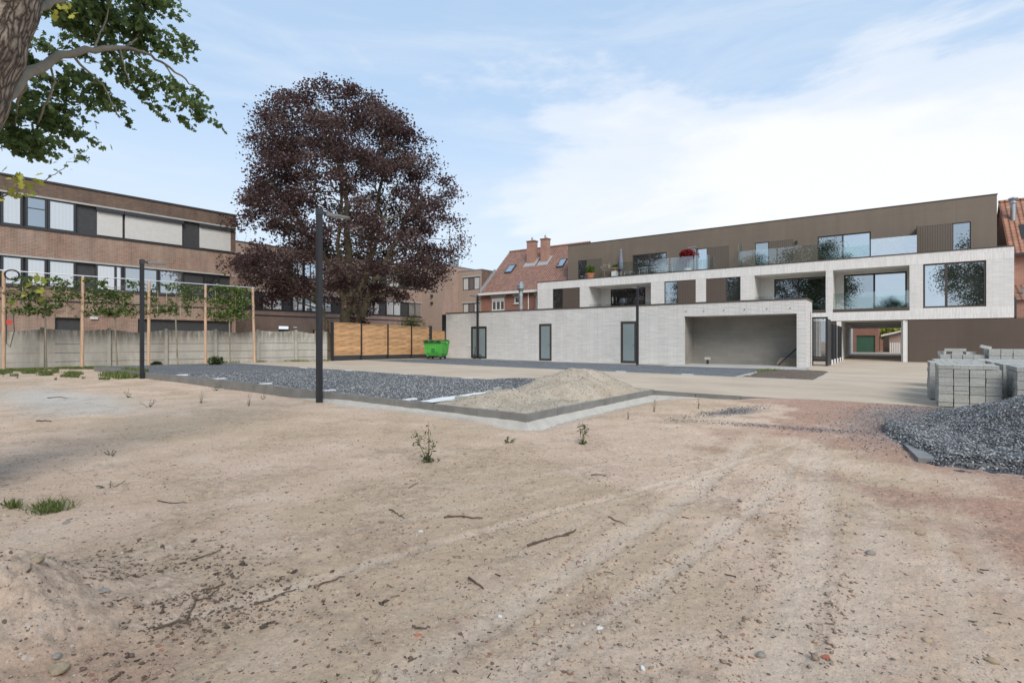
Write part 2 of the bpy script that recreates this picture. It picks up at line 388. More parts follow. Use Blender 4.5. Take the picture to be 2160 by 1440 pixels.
M['twig'] = plain('dry_twig', (.12, .082, .055), .9, var=.35, scale=30, bump=.4)
def oakbark():
    m = NT('oak_bark'); uv = m.uv(); p = m.scaled(uv, (1, .42, 1))
    nz = m.n('TexNoise'); nz.inputs['Scale'].default_value = 9; nz.inputs['Detail'].default_value = 4; m.l(p, nz.inputs['Vector'])
    mv = m.n('VectorMath'); mv.operation = 'MULTIPLY_ADD'; m.l(nz.outputs['Color'], mv.inputs[0]); mv.inputs[1].default_value = (.12, .12, .12); m.l(p, mv.inputs[2])
    v = m.n('TexVoronoi'); v.feature = 'DISTANCE_TO_EDGE'; v.inputs['Scale'].default_value = 15; m.l(mv.outputs[0], v.inputs['Vector'])
    f = m.noise(uv, 35, 6, .7)
    e = m.math('MULTIPLY', m.math('ADD', v.outputs['Distance'], m.math('MULTIPLY', m.math('SUBTRACT', f, .5), .16)), 3.6, clamp=True)
    c = m.ramp(e, [(0, (.10, .072, .05)), (.3, (.24, .18, .13)), (.9, (.46, .375, .29))])
    c = m.mix(.75, c, m.ramp(f, [(.3, (.55,)*3), (.7, (1.1,)*3)]), 'MULTIPLY'); m.col(c); m.b.inputs['Roughness'].default_value = .95
    m.bump(m.math('ADD', m.math('POWER', e, .5), m.math('MULTIPLY', f, .45)), 1, .035); return m.mat
M['oak_bark'] = oakbark()
M['leaf_maple'] = leafmat('purple_leaf', [(.05, .032, .029), (.095, .05, .05), (.14, .078, .082), (.11, .088, .055), (.28, .195, .2)], .45)
M['leaf_oak'] = leafmat('oak_leaf', [(.08, .12, .045), (.13, .19, .065), (.20, .27, .09), (.30, .36, .14)], .55)
M['leaf_yellow'] = leafmat('yellow_leaf', [(.36, .35, .06), (.46, .44, .07), (.24, .30, .06)], .4)
M['leaf_green'] = leafmat('fresh_leaf', [(.07, .12, .03), (.13, .19, .05), (.22, .28, .08)], .4)
M['leaf_dark'] = leafmat('dark_leaf', [(.02, .035, .012), (.035, .06, .02), (.055, .08, .028)], .3)
M['leaf_red'] = leafmat('red_leaf', [(.2, .015, .02), (.35, .03, .035), (.12, .02, .02)], .3)
M['grass'] = leafmat('grass_blade', [(.09, .14, .03), (.16, .22, .06), (.32, .30, .14)], .4)
# ------------------------------------------------------------------ levels
GY = np.array([-10, 7, 12.5, 20, 27, 40, 50, 75.])
GX = np.array([-40, -30, -24, -15, -10, -5, 0, 8, 40.])
GZ = np.array([[-.90, -.94, -.98, -1.06, -1.12, -1.185, -1.2, -1.22, -1.22], [-.90, -.94, -.98, -1.06, -1.12, -1.185, -1.2, -1.22, -1.22],
 [-.94, -.97, -1.0, -1.09, -1.14, -1.2, -1.24, -1.26, -1.26], [-.97, -1.0, -1.04, -1.13, -1.16, -1.19, -1.22, -1.24, -1.24],
 [-1.0, -1.06, -1.107, -1.19, -1.2, -1.18, -1.2, -1.22, -1.22], [-1.05, -1.1, -1.12, -1.2, -1.22, -1.24, -1.24, -1.24, -1.24],
 [-1.0, -1.0, -1.0, -1.0, -1.01, -1.01, -1.01, -1.01, -1.01], [-1.0]*9])
def g(X, Y):
    X = np.clip(np.asarray(X, float), -39.9, 39.9); Y = np.clip(np.asarray(Y, float), -9.9, 74.9)
    i = np.clip(np.searchsorted(GX, X)-1, 0, 7); j = np.clip(np.searchsorted(GY, Y)-1, 0, 6)
    u = (X-GX[i])/(GX[i+1]-GX[i]); v = (Y-GY[j])/(GY[j+1]-GY[j])
    return (GZ[j, i]*(1-u)+GZ[j, i+1]*u)*(1-v)+(GZ[j+1, i]*(1-u)+GZ[j+1, i+1]*u)*v
def segd(X, Y, a, b):
    ax, ay = a; bx, by = b; L = (bx-ax)**2+(by-ay)**2
    t = np.clip(((X-ax)*(bx-ax)+(Y-ay)*(by-ay))/L, 0, 1); return np.hypot(X-ax-t*(bx-ax), Y-ay-t*(by-ay)), t
KA, KB, KC = (-24.2, 7.0), (-4.75, 7.0), (-4.75, 12.5)
KD = (3.2, 12.5)
WA, WB = Vector((-28.29, 5.16, 0)), Vector((-24.2, 17.15, 0))       # concrete wall line
def inside(X, Y): return ((X > -24.2) & (X < KB[0]) & (Y > KB[1])) | ((X >= KB[0]) & (Y > 12.5)) | ((X < -24.2) & (Y > 12.2))
def sstep(a, b, x): t = np.clip((x-a)/(b-a), 0, 1); return t*t*(3-2*t)
def sand(X, Y, fine=True):
    X = np.asarray(X, float); Y = np.asarray(Y, float)
    z = -1.275+.2*sstep(-12, -27, X)+.03*sstep(-3.5, 0, X)*sstep(4, 10, Y)
    z = z+.07*fbm(X*.35, Y*.35, 3, 3)*sstep(-2, 3, np.hypot(X, Y))
    d1, t1 = segd(X, Y, KA, KB); d2, t2 = segd(X, Y, KB, KC); d3, t3 = segd(X, Y, KC, (-3.2, 12.5))
    z = z-.04*np.exp(-(d1/.5)**2)*sstep(-13, -9, X)-.13*np.exp(-(d2/.55)**2)-.13*np.exp(-(d3/.5)**2)
    # right of the corner the sand rises to the kerb again
    z = z+.05*sstep(-3.2, -1.5, X)*sstep(9, 12.3, Y)+.05*np.exp(-(((X+3.1)/.7)**2+((Y-11)/1.6)**2))
    far = sstep(20, 60, np.hypot(X, Y)); z = z*(1-far)-1.45*far
    behind = (Y > 12.2) & (X < -24.2); z = np.where(behind, g(X, Y)-.06, z)
    ins = inside(X, Y); z = np.where(ins, g(X, Y)-.14-.4*far, z)
    # the earth pile at the left by the oak
    m = np.exp(-(((X+3.2)/.50)**2+((Y-.42)/.5)**2)); z = z+.36*m*(1+.9*fbm(X*5, Y*5, 9, 4))
    if fine:
        nr = 1-sstep(10, 16, np.hypot(X, Y)); nr = nr*(~ins)
        z = z+nr*(.030*fbm(X*3, Y*3, 21, 4)+.018*fbm(X*13, Y*13, 31, 3)+.010*np.maximum(0, fbm(X*28, Y*28, 41, 2)-.08)*3)
        z = z+.10*m*fbm(X*9, Y*9, 77, 4)
        for x0, w, dp, sl in TR:
            dx = X-(x0+sl*(Y-2)+.12*np.sin(Y*.6+x0)); on = np.exp(-(dx/w)**4)*sstep(.6, 1.4, Y)*(1-sstep(6, 9.5, Y))*(.35+.65*vnoise(X*.8, Y*.5, 5))
            edge = np.exp(-((np.abs(dx)-w*1.25)/(w*.35))**2)*sstep(.6, 1.4, Y)*(1-sstep(6, 9.5, Y))*vnoise(X*3, Y*1.1, 8)
            z = z-dp*on*(1-.35*(np.sin(Y*42+dx*30) > .3))+dp*.8*edge
    return z
TR = [(-1.45, .10, .010, -.02), (-1.12, .07, .008, .05), (-.45, .13, .008, -.04), (-2.3, .05, .010, .22)]
# ------------------------------------------------------------------ ground sheet
ang0 = math.atan2(CC, -SS)                                          # azimuth of the view
ths = np.concatenate([np.linspace(-50, 50, 760), np.linspace(52, 308, 90)])*math.pi/180+ang0
rs = np.concatenate([[.05, .5, 1.0], np.geomspace(1.5, 45, 620), np.geomspace(50, 3000, 24)])
RR, TT = np.meshgrid(rs, ths, indexing='ij')
XX = RR*np.cos(TT); YY = RR*np.sin(TT)
ZZ = sand(XX, YY)
nr, nt = RR.shape
idx = np.arange(nr*nt).reshape(nr, nt); i2 = np.roll(idx, -1, axis=1)
FQ = np.stack([idx[:-1], i2[:-1], i2[1:], idx[1:]], -1).reshape(-1, 4)
X, Y = XX.ravel(), YY.ravel()
n1 = fbm(X*.5, Y*.5, 51, 5); n2 = fbm(X*1.7, Y*1.7, 61, 5); n3 = fbm(X*6, Y*6, 71, 3)
red = sstep(-.02, .16, n1+.6*n2+.22*sstep(-1.4, 1.0, X)*sstep(.8, 2.5, Y)-.02*sstep(4, 0, Y)-.13*sstep(-1, -3.2, X)+.10*np.exp(-((Y-10)/2.5)**2)*sstep(-3.6, -2, X))
red = np.clip(red*sstep(-3.6, -1.5, X), 0, 1)
ochre = np.clip(sstep(-.02, .18, fbm(X*.6, Y*.6, 81, 4)+.5*n2+.07*np.exp(-((X+3)/1.6)**2-((Y-3)/2)**2)+.12*np.exp(-((X+9)/3)**2-((Y-3)/1.6)**2)), 0, 1)
d1 = segd(X, Y, KA, KB)[0]; d2 = segd(X, Y, KB, KC)[0]; d3 = segd(X, Y, KC, (-3.4, 12.5))[0]
pale = np.exp(-(np.minimum(np.minimum(d1+1.2*sstep(-9, -12, X), d2), d3)/(.36+.4*n2))**4)
pale = np.maximum(pale, sstep(.0, .5, .9*np.exp(-((X+14.5)/3.5)**2-((Y-3.6)/.9)**2)+1.2*n2)*np.exp(-((X+14.5)/4.5)**2-((Y-3.6)/1.2)**2))
trk = 0*X
for x0, w, dp, sl in TR:
    dx = X-(x0+sl*(Y-2)+.12*np.sin(Y*.6+x0)); trk = np.maximum(trk, np.exp(-(dx/w)**2)*sstep(.6, 1.4, Y)*(1-sstep(6, 9.5, Y)))
for x0, w, sl in ((-1.9, .05, .03), (-1.75, .03, .06), (-.85, .10, -.03), (-.2, .12, .0), (.15, .06, .02), (-2.9, .04, .3), (-3.4, .05, .36), (-1.0, .05, .12), (.6, .1, -.03)):
    dx = X-(x0+sl*(Y-2)+.1*np.sin(Y*.5+x0*3)); trk = np.maximum(trk, .85*np.exp(-(dx/w)**2)*sstep(.8, 2, Y)*(1-sstep(5, 9.5, Y))*vnoise(X*1.5, Y*.7, 15))
dark = sstep(.04, .2, n2*.8+n3*.5+.32*np.exp(-((X+3.1)/1.1)**2-((Y-.8)/.8)**2)+.04)
veg = np.exp(-(((Y-4.6)/2.2)**2+((X+26)/4)**2))
grav = np.exp(-(((Y-9.9-.2*n1)/.5)**2+((X+2.3+(Y-9.9)*-.35+.5*n2)/.22)**2)**2)+np.exp(-(((Y-8.7+.5*n2)/.18)**2+((X+.6)/1.6)**2)**2)*.5
grav = np.maximum(grav, sstep(3.6, 2.1, np.hypot((X-2.7)/1.1, (Y-10.1)/1.25)+.8*n2)*(Y < 12.6))
A1 = np.stack([red, ochre, pale, np.ones_like(red)], 1); A2 = np.stack([np.clip(trk, 0, 1), np.clip(dark, 0, 1), np.clip(grav, 0, 1), np.ones_like(red)], 1)
def sandmat():
    m = NT('sandy_ground'); p = m.geo()
    a = m.n('Attribute'); a.attribute_name = 'soil_a'; sa = m.n('SeparateColor'); m.l(a.outputs['Color'], sa.inputs[0])
    b = m.n('Attribute'); b.attribute_name = 'soil_b'; sb = m.n('SeparateColor'); m.l(b.outputs['Color'], sb.inputs[0])
    c = m.ramp(m.noise(p, 1.6, 6, .6), [(.3, (.49, .36, .26)), (.55, (.58, .435, .325)), (.75, (.62, .49, .385))])
    c = m.mix(m.math('MULTIPLY', sa.outputs[1], .5), c, (.45, .34, .22))
    rn = m.ramp(m.noise(p, 22, 5, .7), [(.35, (.30, .165, .12)), (.6, (.45, .28, .205)), (.75, (.52, .37, .285))])
    c = m.mix(m.math('MULTIPLY', sa.outputs[0], .85), c, rn)
    c = m.mix(m.math('MULTIPLY', sa.outputs[2], .85), c, (.50, .475, .43))
    c = m.mix(m.math('MULTIPLY', sb.outputs[0], .6), c, (.62, .50, .395))
    fine = m.noise(p, 60, 6, .75); mid = m.noise(p, 14, 6, .7)
    dk = m.math('MULTIPLY', sb.outputs[1], m.ramp(mid, [(.44, (0,)*3), (.62, (.55,)*3)]))
    c = m.mix(dk, c, (.27, .20, .145))
    c = m.mix(.8, c, m.ramp(fine, [(.28, (.62, .59, .56)), (.48, (1.0,)*3), (.75, (1.18, 1.16, 1.13))]), 'MULTIPLY')
    # crumbs and specks
    for sc, th, col, amt in ((38, .17, (.13, .09, .062), .85), (85, .2, (.17, .12, .085), .7), (55, .12, (.62, .58, .52), .6), (30, .1, (.3, .12, .08), .7)):
        v = m.n('TexVoronoi'); v.inputs['Scale'].default_value = sc; v.inputs['Randomness'].default_value = 1; m.l(m.scaled(p, (1, 1.0, .3)), v.inputs['Vector'])
        ss = m.n('SeparateColor'); m.l(v.outputs['Color'], ss.inputs[0])
        k = m.math('MULTIPLY', m.math('LESS_THAN', v.outputs['Distance'], m.math('MULTIPLY', ss.outputs[1], .42)), m.math('LESS_THAN', ss.outputs[0], th))
        c = m.mix(m.math('MULTIPLY', k, amt), c, col)
    v = m.n('TexVoronoi'); v.inputs['Scale'].default_value = 55; m.l(p, v.inputs['Vector'])
    ss = m.n('SeparateColor'); m.l(v.outputs['Color'], ss.inputs[0])
    gc = m.ramp(ss.outputs[0], [(0, (.03, .034, .042)), (.6, (.12, .13, .145)), (1, (.35, .35, .35))])
    gm = m.math('MULTIPLY', sb.outputs[2], m.ramp(m.noise(p, 30, 4, .7), [(.38, (.2,)*3), (.52, (1,)*3)]))
    c = m.mix(gm, c, gc)
    m.col(c); m.b.inputs['Roughness'].default_value = .97; m.b.inputs['Specular IOR Level'].default_value = .15
    h = m.math('ADD', m.math('MULTIPLY', fine, .5), m.math('MULTIPLY', mid, 1.2)); m.bump(h, .9, .02); return m.mat
M['sand'] = sandmat()
gr = np_mesh('ground', np.stack([X, Y, ZZ.ravel()], 1), FQ, 4, M['sand'], attr={'soil_a': A1, 'soil_b': A2}, smooth=True)
tag(gr, 'sandy bare ground of the building site', kind='structure')
# ------------------------------------------------------------------ yard surfaces
def sheet(name, x0, x1, y0, y1, mat, dz=0, step=.5, rough=0, lab=None, hf=None, kind='structure', edge=0):
    nx = max(2, int((x1-x0)/step)+1); ny = max(2, int((y1-y0)/step)+1)
    A, B = np.meshgrid(np.linspace(x0, x1, nx), np.linspace(y0, y1, ny), indexing='ij')
    Z = g(A, B)+dz
    if rough: Z = Z+rough*fbm(A*1.3, B*1.3, 5, 4)
    if hf is not None: Z = Z+hf(A, B)
    if edge: 
        rim = np.zeros_like(A, bool); rim[0] = rim[-1] = True; rim[:, 0] = rim[:, -1] = True; Z = np.where(rim, Z-edge, Z)
    idx = np.arange(nx*ny).reshape(nx, ny); Fq = np.stack([idx[:-1, :-1], idx[1:, :-1], idx[1:, 1:], idx[:-1, 1:]], -1).reshape(-1, 4)
    o = np_mesh(name, np.stack([A.ravel(), B.ravel(), Z.ravel()], 1), Fq, 4, mat, smooth=True)
    return tag(o, lab, kind=kind)
def drivemat():
    m = NT('stabilised_sand_drive'); p = m.geo()
    c = m.ramp(m.noise(p, .6, 6, .6), [(.3, (.44, .35, .26)), (.6, (.52, .425, .325)), (.8, (.56, .47, .375))])
    t = m.noise(m.scaled(p, (.25, 2.5, 1)), 1.3, 5, .6)
    c = m.mix(m.ramp(t, [(.5, (0,)*3), (.75, (.5,)*3)]), c, (.37, .315, .25))
    c = m.mix(.6, c, m.ramp(m.noise(p, 50, 5, .7), [(.3, (.75,)*3), (.7, (1.1,)*3)]), 'MULTIPLY')
    m.col(c); m.b.inputs['Roughness'].default_value = .97; m.b.inputs['Specular IOR Level'].default_value = .15
    m.bump(m.noise(p, 18, 5), .4, .01); return m.mat
M['drive'] = drivemat()
M['gravel'] = stone('dark_gravel', (.085, .087, .092), (.25, .253, .258), 50, .16, 1.0, bd=.03)
M['gravel_heap'] = stone('dark_gravel_base', (.03, .034, .04), (.13, .14, .16), 45, .12, 1.0, bd=.03)
M['pave'] = plain('cement_pavement', (.40, .375, .34), .95, var=.12, scale=1.2)
sheet('driveway', -24.6, 8, 12.56, 40.5, M['drive'], 0, .5, .012, 'smooth beige sand drive between the gravel bays')
sheet('passage_floor', -2.74, .44, 40.5, 75, M['drive'], .004, .5, 0, 'beige drive running through the passage')
sheet('back_yard', -14, 14, 49.8, 75, M['pave'], .0, .5, 0, 'pale yard behind the passage')
dh = lambda A, B: .16*np.exp(-(((A+8.1)/1.1)**2+((B-11.7)/.55)**2)**1.2)*(1+.6*fbm(A*3, B*3, 4, 3))
def gravel_area(name, x0, x1, y0, y1, lab, hf=None, step=.16):
    o = sheet(name, x0, x1, y0, y1, M['gravel'], .012, step, .03, lab, hf)
    return o
gravel_area('gravel_bay', -24.1, -7.35, 7.05, 12.3, 'blue grey gravel parking bay behind the kerb', dh)
gravel_area('gravel_strip', -23.4, -4.35, 18.85, 25.7, 'blue grey gravel strip in front of the grey outbuilding', None, .25)
sheet('pavement', -24.6, -3.1, 25.7, 27.0, M['pave'], .02, .5, 0, 'narrow cement path along the outbuilding')
sheet('pavement_slab', -9.0, -2.9, 24.5, 25.75, M['pave'], .026, .5, 0, 'cement slab before the open recess')
sheet('soil_bed', -4.2, -2.05, 18.9, 24.2, M['dirt'], .02, .12, .10, 'small dark topsoil bed', lambda A, B: .10*np.exp(-(((A+3.1)/.9)**2+((B-22)/2.2)**2)), edge=.05)
sheet('bay_edging', -7.36, -4.8, 7.05, 12.52, M['pave'], -.03, .3, .02, 'cement screed inside the kerb corner')
# white geotextile border between gravel and heap
def fleece():
    n = 46; V = []; Fc = []
    for i in range(n):
        y = 7.08+i*(12.2-7.08)/(n-1); xc = -7.1-.25*(y-7)/5+.25*fbm(y*.9, 3., 1, 3)
        w = .40+.35*fbm(y*1.3, 8., 2, 3)
        for k in range(5):
            x = xc-w/2+w*k/4; V.append((x, y, float(g(x, y))+.035+.03*fbm(x*4, y*3, 6, 3)))
    for i in range(n-1):
        for k in range(4): a = i*5+k; Fc.append((a, a+1, a+6, a+5))
    return tag(np_mesh('geotextile', V, Fc, 4, plain('white_fleece', (.68, .68, .66), .8, var=.05), smooth=True), 'white geotextile strip showing between gravel and sand heap', 'geotextile')
fleece()
# kerbs: 1 m concrete edgings as one run per side
def kerb_run(p, q, lab, w=.06, h=.28, up=.035, mat='kerb'):
    p = Vector((*p, 0)); q = Vector((*q, 0)); L = (q-p).length; n = max(1, round(L)); d = (q-p)/n; mb = MB(); nv = d.cross(Vector((0, 0, 1))).normalized()*w/2
    for i in range(n):
        a = p+d*i+d*.006; b = p+d*(i+1)-d*.006; za = float(g(a.x, a.y))+up+random.uniform(-.004, .004); zb = float(g(b.x, b.y))+up+random.uniform(-.004, .004)
        B = [(a-nv), (b-nv), (b+nv), (a+nv)]
        mb.hexa([(v.x, v.y, z-h) for v, z in zip(B, (za, zb, zb, za))], [(v.x, v.y, z) for v, z in zip(B, (za, zb, zb, za))])
    return tag(mb.build('kerb', M[mat]), lab, kind='structure')
kerb_run((-24.2, 7.0), (-4.72, 7.0), 'long grey concrete kerb along the front of the gravel bay')
kerb_run((-4.75, 7.0), (-4.75, 12.5), 'grey kerb turning back from the corner beside the sand heap')
kerb_run((-4.72, 12.5), (2.2, 12.5), 'low grey kerb between the drive and the red sand', up=.012)
kerb_run((-24.2, 7.0), (-24.2, 12.4), 'kerb at the far left end of the gravel bay')
kerb_run((-23.9, 12.35), (-8.2, 12.35), 'flush kerb between gravel bay and drive', up=.016, w=.05, mat='concrete')
kerb_run((-24, 18.8), (-4.3, 18.8), 'flush kerb between drive and gravel strip', up=.016, w=.05, mat='concrete')
kerb_run((-4.28, 18.8), (-4.28, 25.6), 'kerb between gravel strip and soil bed', up=.03, w=.07, mat='concrete')
kerb_run((-2.0, 18.8), (-2.0, 24.4), 'kerb between soil bed and drive', up=.02, w=.05, mat='concrete')
kerb_run((-4.2, 18.84), (-2.0, 18.84), 'kerb in front of the soil bed', up=.02, w=.05, mat='concrete')
# haunching outside the kerb
def haunch(pts, outs, lab):
    V = []; n = 0
    dense = []
    for k in range(len(pts)-1):
        p = Vector((*pts[k], 0)); q = Vector((*pts[k+1], 0)); m = int((q-p).length/.08)
        for i in range(m+(k == len(pts)-2)):
            t = i/m; dense.append((p.lerp(q, t), Vector((*outs[k], 0)).lerp(Vector((*outs[k+1], 0)), t) if len(outs) > len(pts)-1 else Vector((*outs[k], 0))))
    for P, O in dense:
        w = .34+.25*fbm(P.x*1.2+3, P.y*1.2, 4, 3)
        for k in range(8):
            t = k/7; x = P.x+O.x*(.03+w*t); y = P.y+O.y*(.03+w*t)
            V.append((x, y, float(g(P.x, P.y))-.09-.26*t**.9-(.1 if k == 7 else 0)-.12*float(sstep(-9.0, -12, P.x))+.03*fbm(x*5, y*5, 7, 3)))
    N = len(dense); Fc = [(i*8+k, i*8+k+1, i*8+k+9, i*8+k+8) for i in range(N-1) for k in range(7)]
    return tag(np_mesh('kerb_footing', V, Fc, 4, plain('pale_cement_haunch', (.41, .385, .34), .95, var=.1, scale=5, bump=.4), smooth=True), lab, kind='structure')
haunch([(-12.5, 7.0), (-5.1, 7.0), (-4.75, 7.0)], [(0, -1), (0, -1), (.75, -.75)], 'pale cement footing in front of the kerb')
haunch([(-4.75, 7.0), (-4.75, 7.35), (-4.75, 12.45)], [(.75, -.75), (1, 0), (1, 0)], 'pale cement footing beside the returning kerb')
haunch([(-4.75, 12.5), (-2.9, 12.5)], [(0, -1), (0, -1)], 'pale cement footing at the inner corner')
# parking bay markers
mk = []
for px_, py_ in ((387, 794), (467, 803), (563, 814), (697, 828), (868, 851)):
    r = ray(px_, 720); X0 = r[0]*7.25/r[1]; mb = MB(); z = float(g(X0, 7.3)); mb.box(X0-.05, X0+.05, 7.06, 7.36, z-.05, z+.045)
    o = mb.build('bay_marker', M['white_mark']); mk.append(o)
for o, w in zip(mk, ('white bay marker at the kerb between the two tall lamps, the farthest left', 'second white bay marker from the left along the kerb', 'white bay marker at the kerb just left of the middle of the gravel bay', 'white bay marker beside the foot of the tall near lamp post', 'white bay marker at the kerb nearest the sand heap')):
    tag(o, w, 'bay marker', 'white bay markers on the kerb')
k = 0
for px_ in (640, 735, 855, 985, 1195, 1310, 1450):
    Y0 = 12.2 if px_ < 1100 else 18.95; r = ray(px_, 720); X0 = r[0]*Y0/r[1]
    if px_ in (1195,): continue
    z = float(g(X0, Y0)); mb = MB(); mb.box(X0-.2, X0+.2, Y0-.04, Y0+.04, z-.03, z+.03)
    o = mb.build('bay_marker', M['white_mark']); tag(o, 'small white marker flush in the far edge of the gravel', 'bay marker', 'white markers along the drive edges')
# ------------------------------------------------------------------ heaps
def heap(name, x0, x1, y0, y1, hf, mat, lab, cat, step=.06, base=None):
    nx = int((x1-x0)/step); ny = int((y1-y0)/step)
    A, B = np.meshgrid(np.linspace(x0, x1, nx), np.linspace(y0, y1, ny), indexing='ij'); Z = (g(A, B) if base is None else base(A, B))+hf(A, B)
    idx = np.arange(nx*ny).reshape(nx, ny); Fq = np.stack([idx[:-1, :-1], idx[1:, :-1], idx[1:, 1:], idx[:-1, 1:]], -1).reshape(-1, 4)
    o = np_mesh(name, np.stack([A.ravel(), B.ravel(), Z.ravel()], 1), Fq, 4, mat, smooth=True); return tag(o, lab, cat)
def hs(A, B):
    r1 = np.hypot((A+5.85-.05*(B-11))/1.2, (B-10.7)/1.9); r2 = np.hypot((A+6.2)/.75, (B-8.3)/1.3); r3 = np.hypot((A+5.9)/.25, (B-8.6)/.3)
    h = .58*np.clip(1-r1, 0, 1)**.85+.0; h2 = .20*np.clip(1-r2, 0, 1)**.9
    h = np.maximum(h, h2)+.07*np.clip(1-r3, 0, 1)
    h = np.where(h > .47, .47+(h-.47)*.45, h)
    r = h*(1+.55*fbm(A*1.8, B*1.8, 2, 4))+.10*fbm(A*4, B*4, 12, 4)*sstep(0, .1, h)+.012*fbm(A*16, B*16, 14, 3)
    e = np.minimum(np.minimum(A+7.6, -4.80-A), np.minimum(B-7.05, 12.9-B))
    return r*sstep(0, .15, e)-.035+.03*sstep(0, .1, e)+.04*sstep(0,.3,e)*sstep(-7.3,-6.9,A)
def heapsand():
    m = NT('grey_heap_sand'); p = m.geo()
    c = m.ramp(m.noise(p, 3, 6, .65), [(.3, (.37, .305, .23)), (.55, (.455, .385, .30)), (.75, (.51, .44, .35))])
    c = m.mix(.7, c, m.ramp(m.noise(p, 45, 5, .8), [(.3, (.6,)*3), (.7, (1.12,)*3)]), 'MULTIPLY'); m.col(c)
    m.b.inputs['Roughness'].default_value = .97; m.b.inputs['Specular IOR Level'].default_value = .15; m.bump(m.noise(p, 30, 6, .7), .8, .02); return m.mat
M['heapsand'] = heapsand()
heap('sand_heap', -7.6, -4.80, 7.05, 12.9, hs, M['heapsand'], 'low heap of grey brown sand inside the kerb corner', 'sand heap')
def hg(A, B):
    A = A+.15*fbm(B*1.5, A*1.5, 5, 3)*2; B = B+.2*fbm(A*1.5, B*1.5, 6, 3)*2
    r = (np.abs((A-3.2)/2.95)**3.2+np.abs((B-9.95)/3.0)**3.2)**(1/3.2); h = 1.2*np.clip(1-r, 0, 1)**1.05; h = np.maximum(h, .115*sstep(.25, .55, A+(B-7)*.3)*sstep(6.97, 7.06, B)*(B < 9.5))
    return h*(1+.1*fbm(A*2, B*2, 9, 4))+.03*fbm(A*7, B*7, 3, 3)-.045
sb = lambda A, B: sand(A, B, False)
heap('gravel_heap', -.1, 6.2, 6.8, 13.2, hg, M['gravel_heap'], 'big heap of crushed blue grey gravel at the right edge', 'gravel heap', .05, base=lambda A, B: np.full_like(A, -1.235))
def rocks(name, P, size, mat, parent=None, flat=.6, attr=None):
    "irregular octahedral stones at points P with sizes"
    N = len(P); base = np.array([(1, 0, 0), (0, 1, 0), (-1, 0, 0), (0, -1, 0), (0, 0, 1), (0, 0, -1)], float)
    V = base[None]*(rng.uniform(.55, 1.25, (N, 6, 1))); V[:, :, 2] *= flat
    a = rng.uniform(0, 6.28, N); tl = rng.normal(0, .5, (N, 1)); x = V[:, :, 0]*rng.uniform(.8, 1.6, (N, 1)); y = V[:, :, 1]
    z = V[:, :, 2]+x*tl*.6; c, s_ = np.cos(a)[:, None], np.sin(a)[:, None]
    V = np.stack([x*c-y*s_, x*s_+y*c, z], -1)*size[:, None, None]+P[:, None]
    f = np.array([(0, 1, 4), (1, 2, 4), (2, 3, 4), (3, 0, 4), (1, 0, 5), (2, 1, 5), (3, 2, 5), (0, 3, 5)])
    Fc = (f[None]+np.arange(N)[:, None, None]*6).reshape(-1, 3)
    v = rng.random(N) if attr is None else attr
    return np_mesh(name, V.reshape(-1, 3), Fc, 3, mat, parent, {'var': np.repeat(v, 6)})
def varmat(name, stops, rough=.85):
    m = NT(name); a = m.n('Attribute'); a.attribute_name = 'var'; m.col(m.ramp(a.outputs['Fac'], stops)); m.b.inputs['Roughness'].default_value = rough; return m.mat
M['stones'] = varmat('loose_gravel_stones', [(0, (.04, .042, .045)), (.45, (.11, .114, .12)), (.8, (.25, .254, .26)), (.95, (.42, .42, .40)), (1, (.55, .53, .5))], .7)
N = 80000; A = rng.uniform(-.1, 2.6, N); B = rng.uniform(6.9, 12.6, N); H = hg(A, B); k = (H > -.03); A, B, H = A[k], B[k], H[k]
Z = -1.235+H+rng.uniform(-.004, .012, len(A))
tag(rocks('heap_stones', np.stack([A, B, Z], 1), rng.uniform(.008, .018, len(A)), M['stones']), 'loose angular stones covering the gravel heap', kind='stuff')
# spilled gravel around the heap and the dark streak
A = rng.normal(.9, .75, 9000); B = rng.normal(9.9, 1.5, 9000); k = (B < 12.3) & (B > 7.2) & (A < 3); A, B = A[k], B[k]
A2_ = rng.normal(-2.35, .13, 900)+.0; B2_ = rng.normal(9.9, .55, 900); A2_ = A2_+.35*(B2_-9.9); A3 = rng.uniform(-3.0, 1.2, 800); B3 = 8.8+rng.normal(0, .1, 800)+.12*(A3)
A = np.concatenate([A, A2_, A3]); B = np.concatenate([B, B2_, B3])
Z = sand(A, B)+.006
tag(rocks('spilled_gravel', np.stack([A, B, Z], 1), rng.uniform(.005, .013, len(A)), M['stones']), 'dark gravel scattered over the reddish sand', kind='stuff')
N = 42000; A = rng.uniform(-18, -7.4, N); B = rng.uniform(7.1, 12.25, N); k = rng.random(N) < np.clip(14/(A*A+B*B)*12, 0, 1); A, B = A[k], B[k]
Z = g(A, B)+.012+.03*fbm(A*1.3, B*1.3, 5, 4)+dh(A, B)+.004
tag(rocks('bay_stones', np.stack([A, B, Z], 1), rng.uniform(.012, .024, len(A)), M['stones']), 'loose stones on top of the gravel bay', kind='stuff')
N = 5000; A = rng.uniform(-7.3, -4.85, N); B = rng.uniform(7.1, 12.8, N); Z = g(A, B)+hs(A, B)+.003
tag(rocks('sand_clods', np.stack([A, B, Z], 1), rng.uniform(.006, .018, N), varmat('clod', [(0, (.2, .17, .135)), (1, (.42, .38, .32))])), 'small sand clods on the grey heap', kind='stuff')
